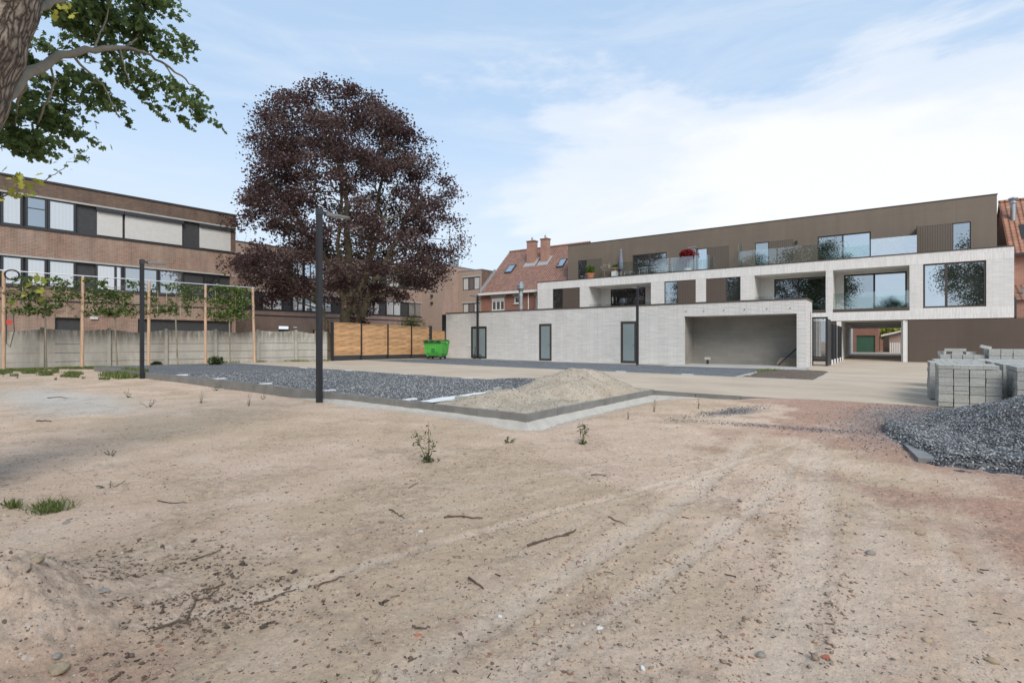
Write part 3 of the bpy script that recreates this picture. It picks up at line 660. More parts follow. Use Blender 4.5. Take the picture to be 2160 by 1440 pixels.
# plate under the gravel heap's front
mb = MB(); q = [(.10, 7.9), (.21, 7.02), (3.6, 6.95), (3.6, 7.4), (1.3, 7.5)]
zt = -1.225; pts = [(x, y, zt+.02*i/5) for i, (x, y) in enumerate(q)]
mb.quad(*pts); mb.quad(*[(x, y, z-.05) for x, y, z in pts][::-1])
for i in range(5): a, b = pts[i], pts[(i+1) % 5]; mb.quad((a[0], a[1], a[2]-.05), (b[0], b[1], b[2]-.05), b, a)
tag(mb.build('steel_plate', plain('grey_plate', (.2, .2, .195), .8, var=.2, bump=.2)), 'grey sheet under the front edge of the gravel heap', 'sheet')
# ------------------------------------------------------------------ crumbs, pebbles and twigs on the sand
def scatter(n, r0, r1, pw=1.0):
    r = r0+(r1-r0)*rng.random(n)**pw; th = rng.uniform(-46, 46, n)*math.pi/180+ang0; return r*np.cos(th), r*np.sin(th)
M['crumb'] = varmat('soil_crumbs', [(0, (.15, .108, .078)), (.2, (.26, .195, .142)), (.45, (.40, .305, .225)), (.90, (.42, .34, .26)), (.93, (.30, .15, .10)), (.975, (.36, .2, .14)), (.985, (.6, .57, .52)), (1, (.7, .68, .64))])
A, B = scatter(52000, 1.6, 13.5, 1.25)
cl = fbm(A*.9, B*.9, 91, 4)+.6*fbm(A*3.3, B*3.3, 92, 3)+.25*np.exp(-((A+3.4)/1.3)**2-((B-.9)/1)**2)+.1*sstep(-1, 2, A)
k = (rng.random(len(A)) < np.clip(.28+2.2*cl, .05, 1)) & ~inside(A, B); A, B = A[k], B[k]
sz = rng.lognormal(-5.5, .42, len(A)); sz = np.clip(sz, .002, .022); Z = sand(A, B)+sz*.25
na = 3200; ka = rng.integers(0, len(TR), na); Bt = rng.uniform(1.3, 5.5, na); At = np.array([t_[0] for t_ in TR])[ka]+np.array([t_[3] for t_ in TR])[ka]*(Bt-2)+.12*np.sin(Bt*.6+np.array([t_[0] for t_ in TR])[ka])+np.array([t_[1] for t_ in TR])[ka]*rng.choice([-1.2, 1.2], na)+rng.normal(0, .04, na)
k = rng.random(na) < np.clip(vnoise(At*2, Bt*1.3, 17)*1.6-.5, 0, 1); At, Bt = At[k], Bt[k]; st_ = np.clip(rng.lognormal(-4.9, .4, len(At)), .003, .022)
tag(rocks('rut_clods', np.stack([At, Bt, sand(At, Bt)+st_*.3], 1), st_, varmat('sandy_clods', [(0, (.2, .145, .1)), (.5, (.38, .285, .21)), (1, (.5, .39, .3))]), flat=.7), 'clods of sand crumbled along the tyre ruts', kind='stuff')
nd = 2300; Ad = rng.normal(-2.75, .5, nd); Bd = rng.normal(1.15, .3, nd); kd = fbm(Ad*4, Bd*4, 27, 3) > -.02; Ad, Bd = Ad[kd], Bd[kd]; sd_ = np.clip(rng.lognormal(-5.1, .45, len(Ad)), .002, .02)
tag(rocks('dark_debris', np.stack([Ad, Bd, sand(Ad, Bd)+sd_*.3], 1), sd_, varmat('dark_debris', [(0, (.06, .042, .03)), (.6, (.14, .10, .07)), (1, (.3, .23, .17))]), flat=.6), 'dark crumbs and bark bits in the dip beside the earth pile', kind='stuff')
tag(rocks('soil_crumbs', np.stack([A, B, Z], 1), sz, M['crumb'], flat=.55), 'crumbs, grit and tiny stones littering the sand', kind='stuff')
# ------------------------------------------------------------------ helpers for openings
def pane_frame(fr, root, a0, a1, z0, z1, d, mulls=(), glass='glass_room', frame='frame_brown', fw=.07, name='window', lab=None, rails=(), dd=.05):
    "a window: frame as part, panes as its sub-parts"
    mb = MB(fr); mb.box(a0, a1, d, d+dd, z0, z0+fw).box(a0, a1, d, d+dd, z1-fw, z1).box(a0, a0+fw, d, d+dd, z0+fw, z1-fw).box(a1-fw, a1, d, d+dd, z0+fw, z1-fw)
    for m_ in mulls: mb.box(m_-fw*.6, m_+fw*.6, d-.004, d+dd, z0+fw, z1-fw)
    for r_ in rails: mb.box(a0+fw, a1-fw, d+.002, d+dd, r_-.02, r_+.02)
    w = tag(mb.build(name, M[frame], root), lab)
    ed = [a0+fw, *mulls, a1-fw]
    gl = glass if isinstance(glass, (list, tuple)) else [glass]*(len(ed)-1)
    for i in range(len(ed)-1):
        p = MB(fr); x0 = ed[i]+(fw*.6 if i else 0); x1 = ed[i+1]-(fw*.6 if i < len(ed)-2 else 0)
        p.box(x0, x1, d+.02, d+.03, z0+fw, z1-fw); p.build('pane', M[gl[i]], w)
    return w
def shut(fr, root, a0, a1, z0, z1, d, mat='slat_brown', name='shutter', t=.05): mb = MB(fr); mb.box(a0, a1, d-t, d, z0, z1); return mb.build(name, M[mat], root)
# ------------------------------------------------------------------ grey outbuilding
GYd = 27.0; gf = Frame((0, GYd), (1, 0)); ga = lambda x: gf.a(x)
out = thing('outbuilding', 'long pale grey brick outbuilding with three frosted doors and an open recess', 'outbuilding', (-14, GYd, -1.2))
GL, GR, ZT = ga(941), -3.19, 1.90
D1, D2, D3 = (ga(993.5), ga(1026.5)), (ga(1137), ga(1163.5)), (ga(1309), ga(1343))
RC = (ga(1443.5), ga(1680.5))
zb = -1.35
mb = MB(gf); hz = [(*D1, -1.16, .98, .06), (*D2, -1.2, 1.06, .06), (*D3, -1.22, 1.09, .06), (*RC, -1.16, 1.27, 1.5)]
mb.wall(GL, GR, zb, ZT, hz[:3]+[(*RC, -1.16, 1.27, .12)], 0, 2.2, sides=False)
mb.quad((GR,0,zb),(GR,2.2,zb),(GR,2.2,ZT),(GR,0,ZT)); mb.quad((GL,0,zb),(GL,7,zb),(GL,7,ZT),(GL,0,ZT))
mb.quad((GL,7,zb),(-10.4,7,zb),(-10.4,7,ZT),(GL,7,ZT)); mb.quad((-10.4,7,zb),(-10.4,2.2,zb),(-10.4,2.2,ZT),(-10.4,7,ZT)); mb.quad((-10.4,2.2,zb),(GR,2.2,zb),(GR,2.2,ZT),(-10.4,2.2,ZT))
mb.build('wall', M['garage_brick'], out)
mb = MB(gf); r0, r1 = RC
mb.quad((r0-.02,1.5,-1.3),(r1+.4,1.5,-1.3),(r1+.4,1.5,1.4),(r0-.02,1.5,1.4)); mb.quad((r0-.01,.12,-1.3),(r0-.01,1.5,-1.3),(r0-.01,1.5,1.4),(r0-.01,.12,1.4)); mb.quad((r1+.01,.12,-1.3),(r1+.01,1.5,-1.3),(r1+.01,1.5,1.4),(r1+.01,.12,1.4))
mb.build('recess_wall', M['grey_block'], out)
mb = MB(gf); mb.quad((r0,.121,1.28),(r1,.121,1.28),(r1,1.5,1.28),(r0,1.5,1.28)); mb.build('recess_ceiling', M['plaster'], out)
mb = MB(gf); mb.box(GL-.03, GR+.04, -.035, 2.25, ZT, ZT+.06).box(GL-.03, -10.4, 2.25, 7.03, ZT, ZT+.06); mb.build('coping', M['bronze_trim'], out)
mb = MB(gf); mb.box(r0-.3, GR+.1, -.12, 1.5, -1.34, -1.155); mb.build('sill_slab', M['concrete'], out)
mb = MB(gf); mb.box(GL-.62, GL-.012, .25, 3, .72, ZT-.03); mb.build('side_cladding', M['anthracite'], out)
for i, (Dr, z0, z1) in enumerate(((D1, -1.16, .98), (D2, -1.2, 1.06), (D3, -1.22, 1.09))):
    mb = MB(gf); w = .11; a, b = Dr
    mb.box(a, a+w, .0, .06, z0, z1).box(b-w, b, .0, .06, z0, z1).box(a+w, b-w, .0, .06, z1-w, z1).box(a+w, b-w, .0, .06, z0, z0+w*1.3)
    mb.box(a+w+.015, b-w-.015, .02, .05, z0+w*1.3+.01, z1-w-.012)
    if i == 0: mb.box((a+b)/2-.03, (a+b)/2+.03, .0, .05, z0, z1)
    d = mb.build('door', M['frame_dark' if i == 0 else 'frame_brown'], out)
    p = MB(gf); p.box(a+w+.03, b-w-.03, .008, .019, z0+w*1.3+.03, z1-w-.03); p.build('pane', M['frosted'], d)
    if i: p = MB(gf); hx = b-w*.7; p.tube([(hx, -.001, z0+1.02), (hx, -.06, z0+1.02), (hx-.13, -.065, z0+1.02)], .012, 6); p.build('handle', M['black_metal'], d)
for px_ in (1445, 1483, 1525, 1569, 1616, 1665): mb = MB(gf); a = ga(px_+2); mb.box(a-.012, a+.012, -.04, -.001, 1.50, 1.54); mb.build('wall_anchor', M['black_metal'], out)
# things in the recess
t = thing('cable_box', 'small grey pipe stub with black cap on the recess floor at its left', 'pipe stub', (ga(1471), GYd+.9, -1.155))
x, y = ga(1471)+.25, GYd+.9
MB().box(x-.13, x+.13, y-.08, y+.08, -.93, -.80).build('box', M['concrete'], t); MB().tube([(x, y, -1.15), (x, y, -.93)], .06, 8).build('stub', M['black_metal'], t)
mb = MB(); x1 = RC[1]
mb.bar((x1-.85, GYd+.55, -1.12), (x1-.05, GYd+.7, -.28), .07); tag(mb.build('leaning_beam', M['black_metal']), 'black steel bar leaning against the right side of the open recess', 'steel bar')
mb = MB()
for k in range(3): mb.box(x1-.95+.05*k, x1-.05, GYd+.85+k*.07, GYd+.90+k*.07, -1.15, -.98+.1*k)
tag(mb.build('timber_board', plain('weathered_board', (.36, .29, .21), .85, var=.2)), 'brown boards lying at the right end of the open recess', 'boards')
# ------------------------------------------------------------------ apartment building
MY = 40.0; mf = Frame((0, MY), (1, 0)); A_ = lambda x, d=0: mf.a(x, d)
apt = thing('apartment_building', 'white brick and bronze three storey apartment building with glass balustrades and a drive-through passage', 'building', (-10, MY, -1.24))
ML, MR, Z0, Z1 = -25.93, 5.4, 1.32, 5.26; ZS, ZH = 1.98, 4.6
wins = [('W', 1165.5, 1223, 1187, 'R'), ('L', 1242, 1373), ('W', 1401, 1467.5, 1430, 'R'), ('W', 1489, 1562, 1531, 'L'), ('L', 1591, 1742), ('L', 1757, 1918.5), ('G', 1947, 2080.5)]
holes = [(A_(w[1]), A_(w[2]), ZS, ZH, 2.2 if w[0] == 'L' else .13) for w in wins]
# body: piers in lying brick, bands of upright brick above and below
mb = MB(mf); mb.wall(ML, MR, ZS, ZH, holes, 0, .13, sides=False); mb.quad((ML,0,Z0),(ML,9.7,Z0),(ML,9.7,Z1),(ML,0,Z1)); mb.quad((MR,0,Z0),(MR,9.7,Z0),(MR,9.7,Z1),(MR,0,Z1))
mb.quad((ML,9.7,-1.4),(-2.99,9.7,-1.4),(-2.99,9.7,Z1),(ML,9.7,Z1)); mb.quad((.7,9.7,-1.4),(MR,9.7,-1.4),(MR,9.7,Z1),(.7,9.7,Z1)); mb.quad((-2.99,9.7,1.31),(.7,9.7,1.31),(.7,9.7,Z1),(-2.99,9.7,Z1))
mb.build('brick_wall', M['white_brick'], apt)
mb = MB(mf); mb.quad((ML,0,ZH),(MR,0,ZH),(MR,0,Z1),(ML,0,Z1)); mb.quad((ML,0,Z0),(MR,0,Z0),(MR,0,ZS),(ML,0,ZS)); mb.build('brick_band', M['white_brick_upright'], apt)
mb = MB(mf); mb.quad((ML,0,Z0),(MR,0,Z0),(MR,9.7,Z0),(ML,9.7,Z0)); mb.quad((-3.3,.02,Z0-.02),(MR,.02,Z0-.02),(MR,9,Z0-.02),(-3.3,9,Z0-.02)); mb.build('soffit', M['plaster'], apt)
mb = MB(mf); mb.box(ML-.03, MR+.03, -.03, 1.4, Z1, Z1+.06); mb.build('parapet_cap', M['bronze_trim'], apt)
mb = MB(mf); mb.box(ML, MR, 1.4, 9.69, Z1-.2, Z1+.01); mb.build('terrace_deck', M['roofing'], apt)
mb = MB(mf); mb.box(MR-.005, MR+.10, .02, .12, 1.35, 2.35); mb.build('downpipe', M['anthracite'], apt)
def loggia(h, inner, mul, glass, lamp=False):
    a0, a1, z0, z1, d = h; i0, i1 = A_(inner[0], d), min(A_(inner[1], d), a1-.06)
    mb = MB(mf); mb.wall(a0, a1, z0, z1, [(i0, i1, z0+.02, 4.48, .1)], d, .1, sides=False); mb.quad((a0,.001,z1-.002),(a1,.001,z1-.002),(a1,d,z1-.002),(a0,d,z1-.002)); mb.build('loggia_wall', M['plaster'], apt)
    pane_frame(mf, apt, i0, i1, z0+.02, 4.48, d+.03, [A_(m_, d) for m_ in mul], glass, 'frame_dark', .09, 'sliding_window')
    mb = MB(mf); mb.box(a0, a1, -.012, .18, z0-.1, z0+.09); b = mb.build('balcony_trim', M['bronze_trim'], apt)
    mb = MB(mf); mb.box(a0+.02, a1-.02, .07, .09, z0+.09, z0+1.12); mb.build('balustrade', M['balustrade'], apt)
loggia(holes[1], (1288, 1361.5), (1324,), 'glass_dim'); loggia(holes[4], (1633, 1741), (1684,), ['glass_dim', 'glass_room']); loggia(holes[5], (1780, 1913), (1844,), ['glass_room', 'glass_mirror'])
for w, h in zip(wins, holes):
    a0, a1, z0, z1, d = h
    if w[0] == 'W':
        s_ = A_(w[3])
        if w[4] == 'R': pane_frame(mf, apt, a0, s_, z0, z1, .06, (), 'glass_room'); shut(mf, apt, s_, a1, z0, z1, .09)
        else: pane_frame(mf, apt, s_, a1, z0, z1, .06, (), 'glass_dim'); shut(mf, apt, a0, s_, z0, z1, .09)
    if w[0] == 'G':
        pane_frame(mf, apt, a0, a1, z0, z1, .05, (A_(1996),), ['glass_mirror', 'glass_room'], fw=.10)
# upper bronze storey
U = 1.4; B_ = lambda x: mf.a(x, U); BT = 8.52; BB = 5.0; WT = 7.1
ub = [(1219, 1237.5, 1270, 'R'), (1334, 1371, 1406, 'D'), (1469, 1491.7, 1537.5, 'R'), (1592.5, 1621.5, 1673.5, 'R'), (1724.5, 1777.5, 1837, 'D'), (1936, 2009, 2048, 'L')]
uh = [(B_(u[0]), B_(u[2]), BB+.15, WT, .1) for u in ub]
mb = MB(mf); BL, BR = B_(1198), B_(2103)
mb.wall(BL, BR, BB, BT, uh, U, .1, sides=False); mb.quad((BL,U,BB),(BL,9.6,BB),(BL,9.6,BT),(BL,U,BT)); mb.quad((BR,U,BB),(BR,9.6,BB),(BR,9.6,BT),(BR,U,BT)); mb.quad((BL,9.6,BB),(BR,9.6,BB),(BR,9.6,BT),(BL,9.6,BT))
mb.build('upper_storey', M['bronze'], apt)
mb = MB(mf); mb.box(BL-.03, BR+.03, U-.03, 9.63, BT, BT+.05); mb.build('roof_trim', M['bronze_trim'], apt)
for u, h in zip(ub, uh):
    a0, a1, z0, z1, _ = h; m_ = B_(u[1])
    if u[3] == 'D':
        gl = ['glass_room', 'glass_mirror'] if u[0] > 1700 else ['glass_room', 'glass_dim']
        pane_frame(mf, apt, a0, a1, z0, z1, U+.05, (m_,), gl, fw=.08)
    elif u[3] == 'R': pane_frame(mf, apt, a0, m_, z0, z1, U+.04, (), 'glass_mirror' if u[0] < 1500 else 'glass_room', fw=.05); shut(mf, apt, m_, a1, z0, z1, U+.06, 'slat_bronze')
    else: shut(mf, apt, a0, m_, z0, z1, U+.06, 'slat_bronze'); pane_frame(mf, apt, m_, a1, z0, z1, U+.04, (), 'glass_room', fw=.05)
mb = MB(mf); a = B_(1680); mb.box(a-.07, a+.07, U-.1, U-.001, 6.78, 6.96); mb.build('wall_light', M['black_metal'], apt)
# terrace balustrade in panels
C_ = lambda x: mf.a(x, .3)
px_p = [(1300, 1360), (1362, 1412), (1414, 1462), (1464, 1494), (1560, 1638), (1640, 1691), (1693, 1765), (1767, 1835), (1837, 1934)]
for a, b in px_p:
    mb = MB(mf); mb.box(C_(a), C_(b), .29, .31, Z1+.055, 6.42); mb.build('balustrade', M['balustrade'] if a < 1836 else glass_clear('reflecting_balustrade', .5), apt)
for a in (1558.5, 1934.5, 1497): mb = MB(mf); c = C_(a); mb.box(c-.02, c+.02, .3, U-.01, Z1+.055, 7.0 if a != 1497 else 6.4); mb.build('terrace_screen', M['balustrade'] if a != 1934.5 else M['bronze_trim'], apt)
# ground floor right: dark brown wall, passage and left remainder
TL, TR_ = -2.74, .44
mb = MB(mf); mb.box(A_(1916.5), 7.5, .04, .3, -1.35, Z0-.03); mb.build('ground_wall', M['bronze_dark'], apt)
mb = MB(mf); mb.box(TR_, A_(1916)-.01, .10, 9.7, -1.4, Z0-.03).box(TR_+.02, A_(1909), .03, .1, -1.35, Z0-.04); mb.box(TL-.25, TL, 0.02, 9.7, -1.4, Z0-.03); mb.box(TL, TR_, 9.45, 9.7, 1.02, 1.3); mb.build('passage_wall', M['plaster'], apt)
mb = MB(mf); mb.wall(ML, TL-.25, -1.4, Z0, (), .06, .2, sides=False); mb.build('ground_wall', M['bronze_dark'], apt)
mb = MB(mf); mb.tube([(TR_-.03, .3, -1.2), (TR_-.03, .3, 1.28)], .035, 8); mb.build('downpipe', M['white_trim'], apt)
for i in range(3): mb = MB(mf); mb.box(TL+.001, TL+.12, 1.0+i*2.2, 1.22+i*2.2, .85, .95); mb.build('wall_light', M['zinc'], apt)
# ------------------------------------------------------------------ glass entrance screen and post row beside the passage
scr = thing('entrance_screen', 'black framed glass screen standing behind the outbuilding pier', 'glass screen', (-3, 30, -1.2))
sf = Frame((0, 30.0), (1, 0)); a0, a1 = -3.35, sf.a(1746)
mb = MB(sf); mb.box(a0, a1, 0, .06, 1.12, 1.2).box(a0, a1, 0, .06, -.80, -.74).box(a1-.09, a1, -.01, .08, -1.25, 1.2).box(sf.a(1712.5), sf.a(1712.5)+.06, 0, .06, -1.25, 1.2).box(a0, a1, 0, .05, -.98, -.86)
mb.build('frame', M['black_metal'], scr); mb = MB(sf); mb.box(a0, a1-.1, .02, .035, -.74, 1.12); mb.build('pane', M['screen_glass'], scr)
mb = MB(); mb.box(a1-.05, a1, 30.1, 31.6, -1.2, 1.1); mb.build('side_panel', M['anthracite'], scr)
proto = None; n = 0
for yy in (30.9, 32.4, 34.0, 35.8, 37.7, 39.4):
    t = thing('gate_post', 'tall black steel flat post in the row beside the passage entrance', 'post', (-2.72+.0*n, yy, -1.2), 'black steel posts leading to the passage') if proto is None else None
    if t: MB().box(-2.78, -2.66, yy-.05, yy+.05, -1.3, .95).build('post', M['black_metal'], t); MB().box(-2.80, -2.64, yy+.12, yy+.85, -1.3, -.98).build('block_base', M['white_mark'], t); proto = t
    else: t = copy_tree(proto); t.location = (-2.72, yy, -1.2)
    n += 1
# bare vestibule soil
# ------------------------------------------------------------------ terrace furniture
TY = MY+.95; tf = Frame((0, TY), (1, 0)); TZ = 5.1
def ta(x): return tf.a(x)
def leaf_cloud(n, c, r, size, mat, parent, name='foliage', shape=None, up=.3, shell=.5, seed=None):
    P = rng.normal(0, 1, (n, 3)); P /= np.linalg.norm(P, axis=1)[:, None]; P *= (rng.random(n)**shell)[:, None]
    P = P*np.array(r)+np.array(c); return leaves(name, P, size, mat, parent, shape, up)
SHP = {'oval': [(0, 0), (.32, .3), (.3, .65), (0, 1), (-.3, .65), (-.32, .3)],
 'lobed': [(0, 0), (.16, .12), (.42, .22), (.2, .38), (.5, .6), (.22, .66), (.18, .95), (0, 1.05), (-.18, .95), (-.22, .66), (-.5, .6), (-.2, .38), (-.42, .22), (-.16, .12)],
 'maple': [(0, 0), (.3, .05), (.55, .35), (.3, .45), (.42, .8), (.15, .7), (0, 1.1), (-.15, .7), (-.42, .8), (-.3, .45), (-.55, .35), (-.3, .05)],
 'kite': [(0, 0), (.42, .45), (0, 1), (-.42, .45)], 'long': [(0, 0), (.14, .4), (0, 1), (-.14, .4)]}
def leaves(name, P, size, mat, parent, shape=None, up=.3, var=None, droop=0):
    N = len(P); T = np.array(SHP[shape or 'kite']); k = len(T)
    nrm = rng.normal(0, 1, (N, 3)); nrm[:, 2] = np.abs(nrm[:, 2])+up; nrm /= np.linalg.norm(nrm, axis=1)[:, None]
    d = rng.normal(0, 1, (N, 3)); d[:, 2] -= droop; d -= nrm*(d*nrm).sum(1)[:, None]; d /= np.linalg.norm(d, axis=1)[:, None]; e = np.cross(nrm, d)
    s_ = (size*rng.uniform(.65, 1.25, N))[:, None, None]
    curl = (np.abs(T[:, 0])*.5)[None, :, None]*nrm[:, None]*rng.uniform(-.6, .9, N)[:, None, None]
    V = P[:, None]+s_*(T[None, :, 0:1]*e[:, None]+(T[None, :, 1:2]-.5)*d[:, None]+curl)
    v = rng.random(N) if var is None else var
    return np_mesh(name, V.reshape(-1, 3), np.arange(N*k).reshape(N, k), k, mat, parent, {'var': np.repeat(v, k)})
x = ta(1250.5); t = thing('potted_plant', 'bushy green plant in a terracotta pot at the left end of the roof terrace', 'potted plant', (x, TY-.5, TZ+.2))
MB().lathe((x, TY-.5, TZ+.2), [(0, 0), (.26, 0), (.38, .38), (.41, .38), (.41, .45), (.34, .45), (.3, .38), (0, .38)]).build('pot', M['terracotta'], t)
leaf_cloud(420, (x, TY-.5, TZ+.95), (.42, .4, .42), .2, M['leaf_green'], t, shape='oval')
x = ta(1450); t = thing('potted_tree', 'small crimson leaved tree in a white pot on the roof terrace', 'potted tree', (x, TY, TZ+.05))
MB().lathe((x, TY, TZ), [(0, 0), (.22, 0), (.3, .5), (.26, .5), (0, .46)]).build('pot', M['white_trim'], t); MB().tube([(x, TY, TZ+.4), (x+.04, TY, TZ+1.0), (x-.02, TY, TZ+1.5)], [.035, .03, .02], 6).build('trunk', M['bark_pale'], t)
leaf_cloud(900, (x, TY, TZ+1.55), (.62, .5, .42), .16, M['leaf_red'], t, shape='oval', shell=.4); leaf_cloud(250, (x-.45, TY, TZ+1.1), (.25, .3, .4), .15, M['leaf_red'], t, 'side_foliage', shape='oval')
x = ta(1310); t = thing('parasol', 'closed blue grey parasol standing on the roof terrace', 'parasol', (x, TY, TZ))
MB().tube([(x, TY, TZ), (x, TY, TZ+2.55)], .025, 8).build('pole', M['alu'], t); MB().lathe((x, TY, TZ), [(.05, .8), (.17, .85), (.19, 1.1), (.14, 1.7), (.06, 2.45), (.01, 2.5)], 8).build('canopy', M['paras'], t)
MB().lathe((x, TY, TZ), [(0, 0), (.25, 0), (.25, .08), (0, .1)], 12).build('base', M['concrete'], t)
def chair(x, y, label):
    t = thing('garden_chair', label, 'chair', (x, y, TZ), 'garden chairs on the roof terrace'); w = .24
    for sx_, sy_ in ((-1, -1), (1, -1), (-1, 1), (1, 1)): MB().tube([(x+sx_*w, y+sy_*w, TZ), (x+sx_*w, y+sy_*w, TZ+(.95 if sy_ > 0 else .62))], .016, 6).build('leg', M['alu'], t)
    MB().box(x-w, x+w, y-w, y+w, TZ+.43, TZ+.46).build('seat', M['duct'], t); MB().box(x-w, x+w, y+w-.02, y+w+.01, TZ+.5, TZ+.94).build('backrest', M['duct'], t)
    for s_ in (-1, 1): MB().box(x+s_*w-.02, x+s_*w+.02, y-w, y+w, TZ+.62, TZ+.65).build('armrest', M['alu'], t)
    return t
for i, px_ in enumerate((1323, 1357, 1375, 1399, 1412)):
    chair(ta(px_), TY+(.0 if i % 2 else .25), ('grey garden chair just right of the closed parasol', 'leftmost of the garden chairs in front of the double terrace window', 'second garden chair in front of the double terrace window', 'garden chair under the right half of the double terrace window', 'garden chair farthest right on the roof terrace')[i])
x0, x1 = ta(1352), ta(1396); t = thing('garden_table', 'long slim garden table behind the balustrade of the roof terrace', 'table', ((x0+x1)/2, TY-.3, TZ))
MB().box(x0, x1, TY-.6, TY-.05, TZ+.72, TZ+.76).build('table_top', M['alu'], t)
for a in (x0+.1, x1-.1):
    for b in (TY-.52, TY-.12): MB().tube([(a, b, TZ), (a, b, TZ+.72)], .02, 6).build('leg', M['alu'], t)
x = ta(1297); t = thing('planter', 'white planter with a bowl of dry plants left of the parasol', 'planter', (x, TY, TZ))
MB().box(x-.22, x+.22, TY-.2, TY+.2, TZ, TZ+.75).build('box', M['white_trim'], t); MB().lathe((x, TY, TZ+.78), [(0, 0), (.2, 0), (.42, .2), (.4, .22), (0, .12)]).build('bowl', M['post_wood'], t); leaf_cloud(160, (x, TY, TZ+1.1), (.35, .3, .2), .14, M['leaf_green'], t)
x = ta(1274); t = thing('climbing_plant', 'thin flowering shrub on a support behind the terrace glass', 'plant', (x, TY, TZ))
MB().tube([(x, TY, TZ), (x+.1, TY, TZ+1.3)], .02, 5).build('stem', M['bark_pale'], t); leaf_cloud(120, (x+.25, TY, TZ+1.15), (.7, .2, .3), .1, leafmat('white_flower', [(.3, .3, .27), (.6, .58, .55), (.15, .18, .08)]), t)
x = ta(1459); t = thing('flue', 'grey square flue standing above the terrace wall near the crimson tree', 'flue', (x, TY+.2, TZ)); MB().box(x-.22, x+.22, TY+.05, TY+.38, TZ, 7.15).build('duct', M['duct'], t); MB().box(x-.27, x+.27, TY, TY+.43, 7.15, 7.2).build('cap', M['lead'], t)
# ------------------------------------------------------------------ beyond the passage
bf = Frame((0, 59.0), (1, 0)); t = thing('brick_garage', 'dark red brick garage with a green door seen through the passage', 'garage', (-5.2, 59, -1))
a0, a1 = bf.a(1790), bf.a(1853.5); da, db = bf.a(1806.5), bf.a(1846); mb = MB(bf); mb.wall(a0, a1, -1.05, 1.32, [(da, db, -1.05, .55, .15)], 0, 4); mb.build('wall', M['red_brick'], t)
mb = MB(bf); mb.box(da, db, .1, .14, -1.05, .55); mb.build('door', M['green_door'], t); mb = MB(bf); mb.box(a0-.1, a1+.1, -.08, 4.1, 1.32, 1.45); mb.build('roof_edge', M['roofing'], t)
mb = MB(bf); mb.box(bf.a(1799.5), bf.a(1803), -3, -2.8, -1.05, 1.7); tag(mb.build('white_post', M['white_trim']), 'white post in front of the brick garage beyond the passage', 'post')
t = thing('brick_shed', 'small brick shed with a white edged lean-to roof beyond the passage', 'shed', (bf.a(1885), 61, -1)); b0, b1 = bf.a(1866), bf.a(1915)
mb = MB(bf); mb.box(b0, b1, 2, 6, -1, .75); mb.build('wall', M['pink_brick'], t); mb = MB(bf); mb.hexa([(b0-.3,1.6,.45),(b1,1.6,1.0),(b1,6,1.0),(b0-.3,6,.45)], [(b0-.3,1.6,.6),(b1,1.6,1.15),(b1,6,1.15),(b0-.3,6,.6)]); mb.build('roof', M['white_trim'], t)
mb = MB(bf); mb.box(bf.a(1862), bf.a(1875), 1.7, 1.78, -1, .4); mb.build('door', M['frame_brown'], t)
mb = MB(bf)
for i in range(9): mb.box(bf.a(1877)+i*.16, bf.a(1877)+i*.16+.1, 1.2, 1.23, -1, -.1)
tag(mb.build('picket_fence', M['white_trim']), 'pale picket fence in front of the shed beyond the passage', 'fence')
t = thing('brick_house', 'low red brick house rising behind the green door garage', 'house', (-5, 68, -1)); mb = MB(); mb.box(-14, -2, 68, 74, -1, 2.6); mb.build('wall', M['orange_brick'], t); mb = MB(); mb.hexa([(-14.2,67.6,2.6),(-1.8,67.6,2.6),(-1.8,74.4,2.6),(-14.2,74.4,2.6)], [(-14.2,71,4.6),(-1.8,71,4.6),(-1.8,71.2,4.6),(-14.2,71.2,4.6)]); mb.build('roof', M['tiles'], t)
t = thing('shrub', 'round yellow green shrub behind the sheds seen through the passage', 'shrub', (bf.a(1877)+.1, 66, -1)); leaf_cloud(1500, (bf.a(1877)+.3, 65, 1.0), (1.6, 1.2, 1.1), .3, M['leaf_yellow'], t); MB().tube([(bf.a(1877)+.3, 65, -1), (bf.a(1877)+.3, 65, .6)], .1, 6).build('trunk', M['bark_pale'], t)
t = thing('back_wall', 'long brick garden wall closing the yard behind the passage', 'wall', (4, 70, -1)); mb = MB(); mb.box(-1.9, 14, 69.6, 70, -1, 2.3); mb.build('wall', M['red_brick'], t)
# ------------------------------------------------------------------ house at the right edge
t = thing('brick_house', 'orange brick house with orange tile roof at the right edge of the photo', 'house', (8, 43, -1.2)); hx0, hx1 = 5.6, 14
HE, HR, HY0, HYR, HY1 = 5.38, 8.95, 42.5, 46, 49.5
mb = MB(); mb.quad((hx0+.2,HY0,-1.3),(hx1,HY0,-1.3),(hx1,HY0,HE),(hx0+.2,HY0,HE)); mb._face([(hx0,HY0,-1.3),(hx0,HY1,-1.3),(hx0,HY1,HE),(hx0,HYR,HR-.08),(hx0,HY0,HE)]); mb.quad((hx0,HY0-.0,-1.3),(hx0+.2,HY0,-1.3),(hx0+.2,HY0,HE),(hx0,HY0,HE)); mb.build('wall', M['orange_brick'], t)
def roofplane(mb, x0, x1, ya, za, yb, zb_):
    L = math.hypot(yb-ya, zb_-za); mb._face([(x0,ya,za),(x1,ya,za),(x1,yb,zb_),(x0,yb,zb_)], [(x0, 0), (x1, 0), (x1, L), (x0, L)])
mb = MB(); roofplane(mb, hx0-.12, hx1, HY0-.35, HE-.30, HYR, HR); roofplane(mb, hx0-.12, hx1, HY1+.3, HE-.3, HYR, HR); mb.box(hx0-.14, hx1, HYR-.1, HYR+.1, HR-.03, HR+.08); mb.build('roof', M['tiles_orange'], t)
mb = MB(); mb.box(hx0-.12, hx1, HY0-.45, HY0-.35, HE-.38, HE-.25); mb.build('gutter', M['anthracite'], t)
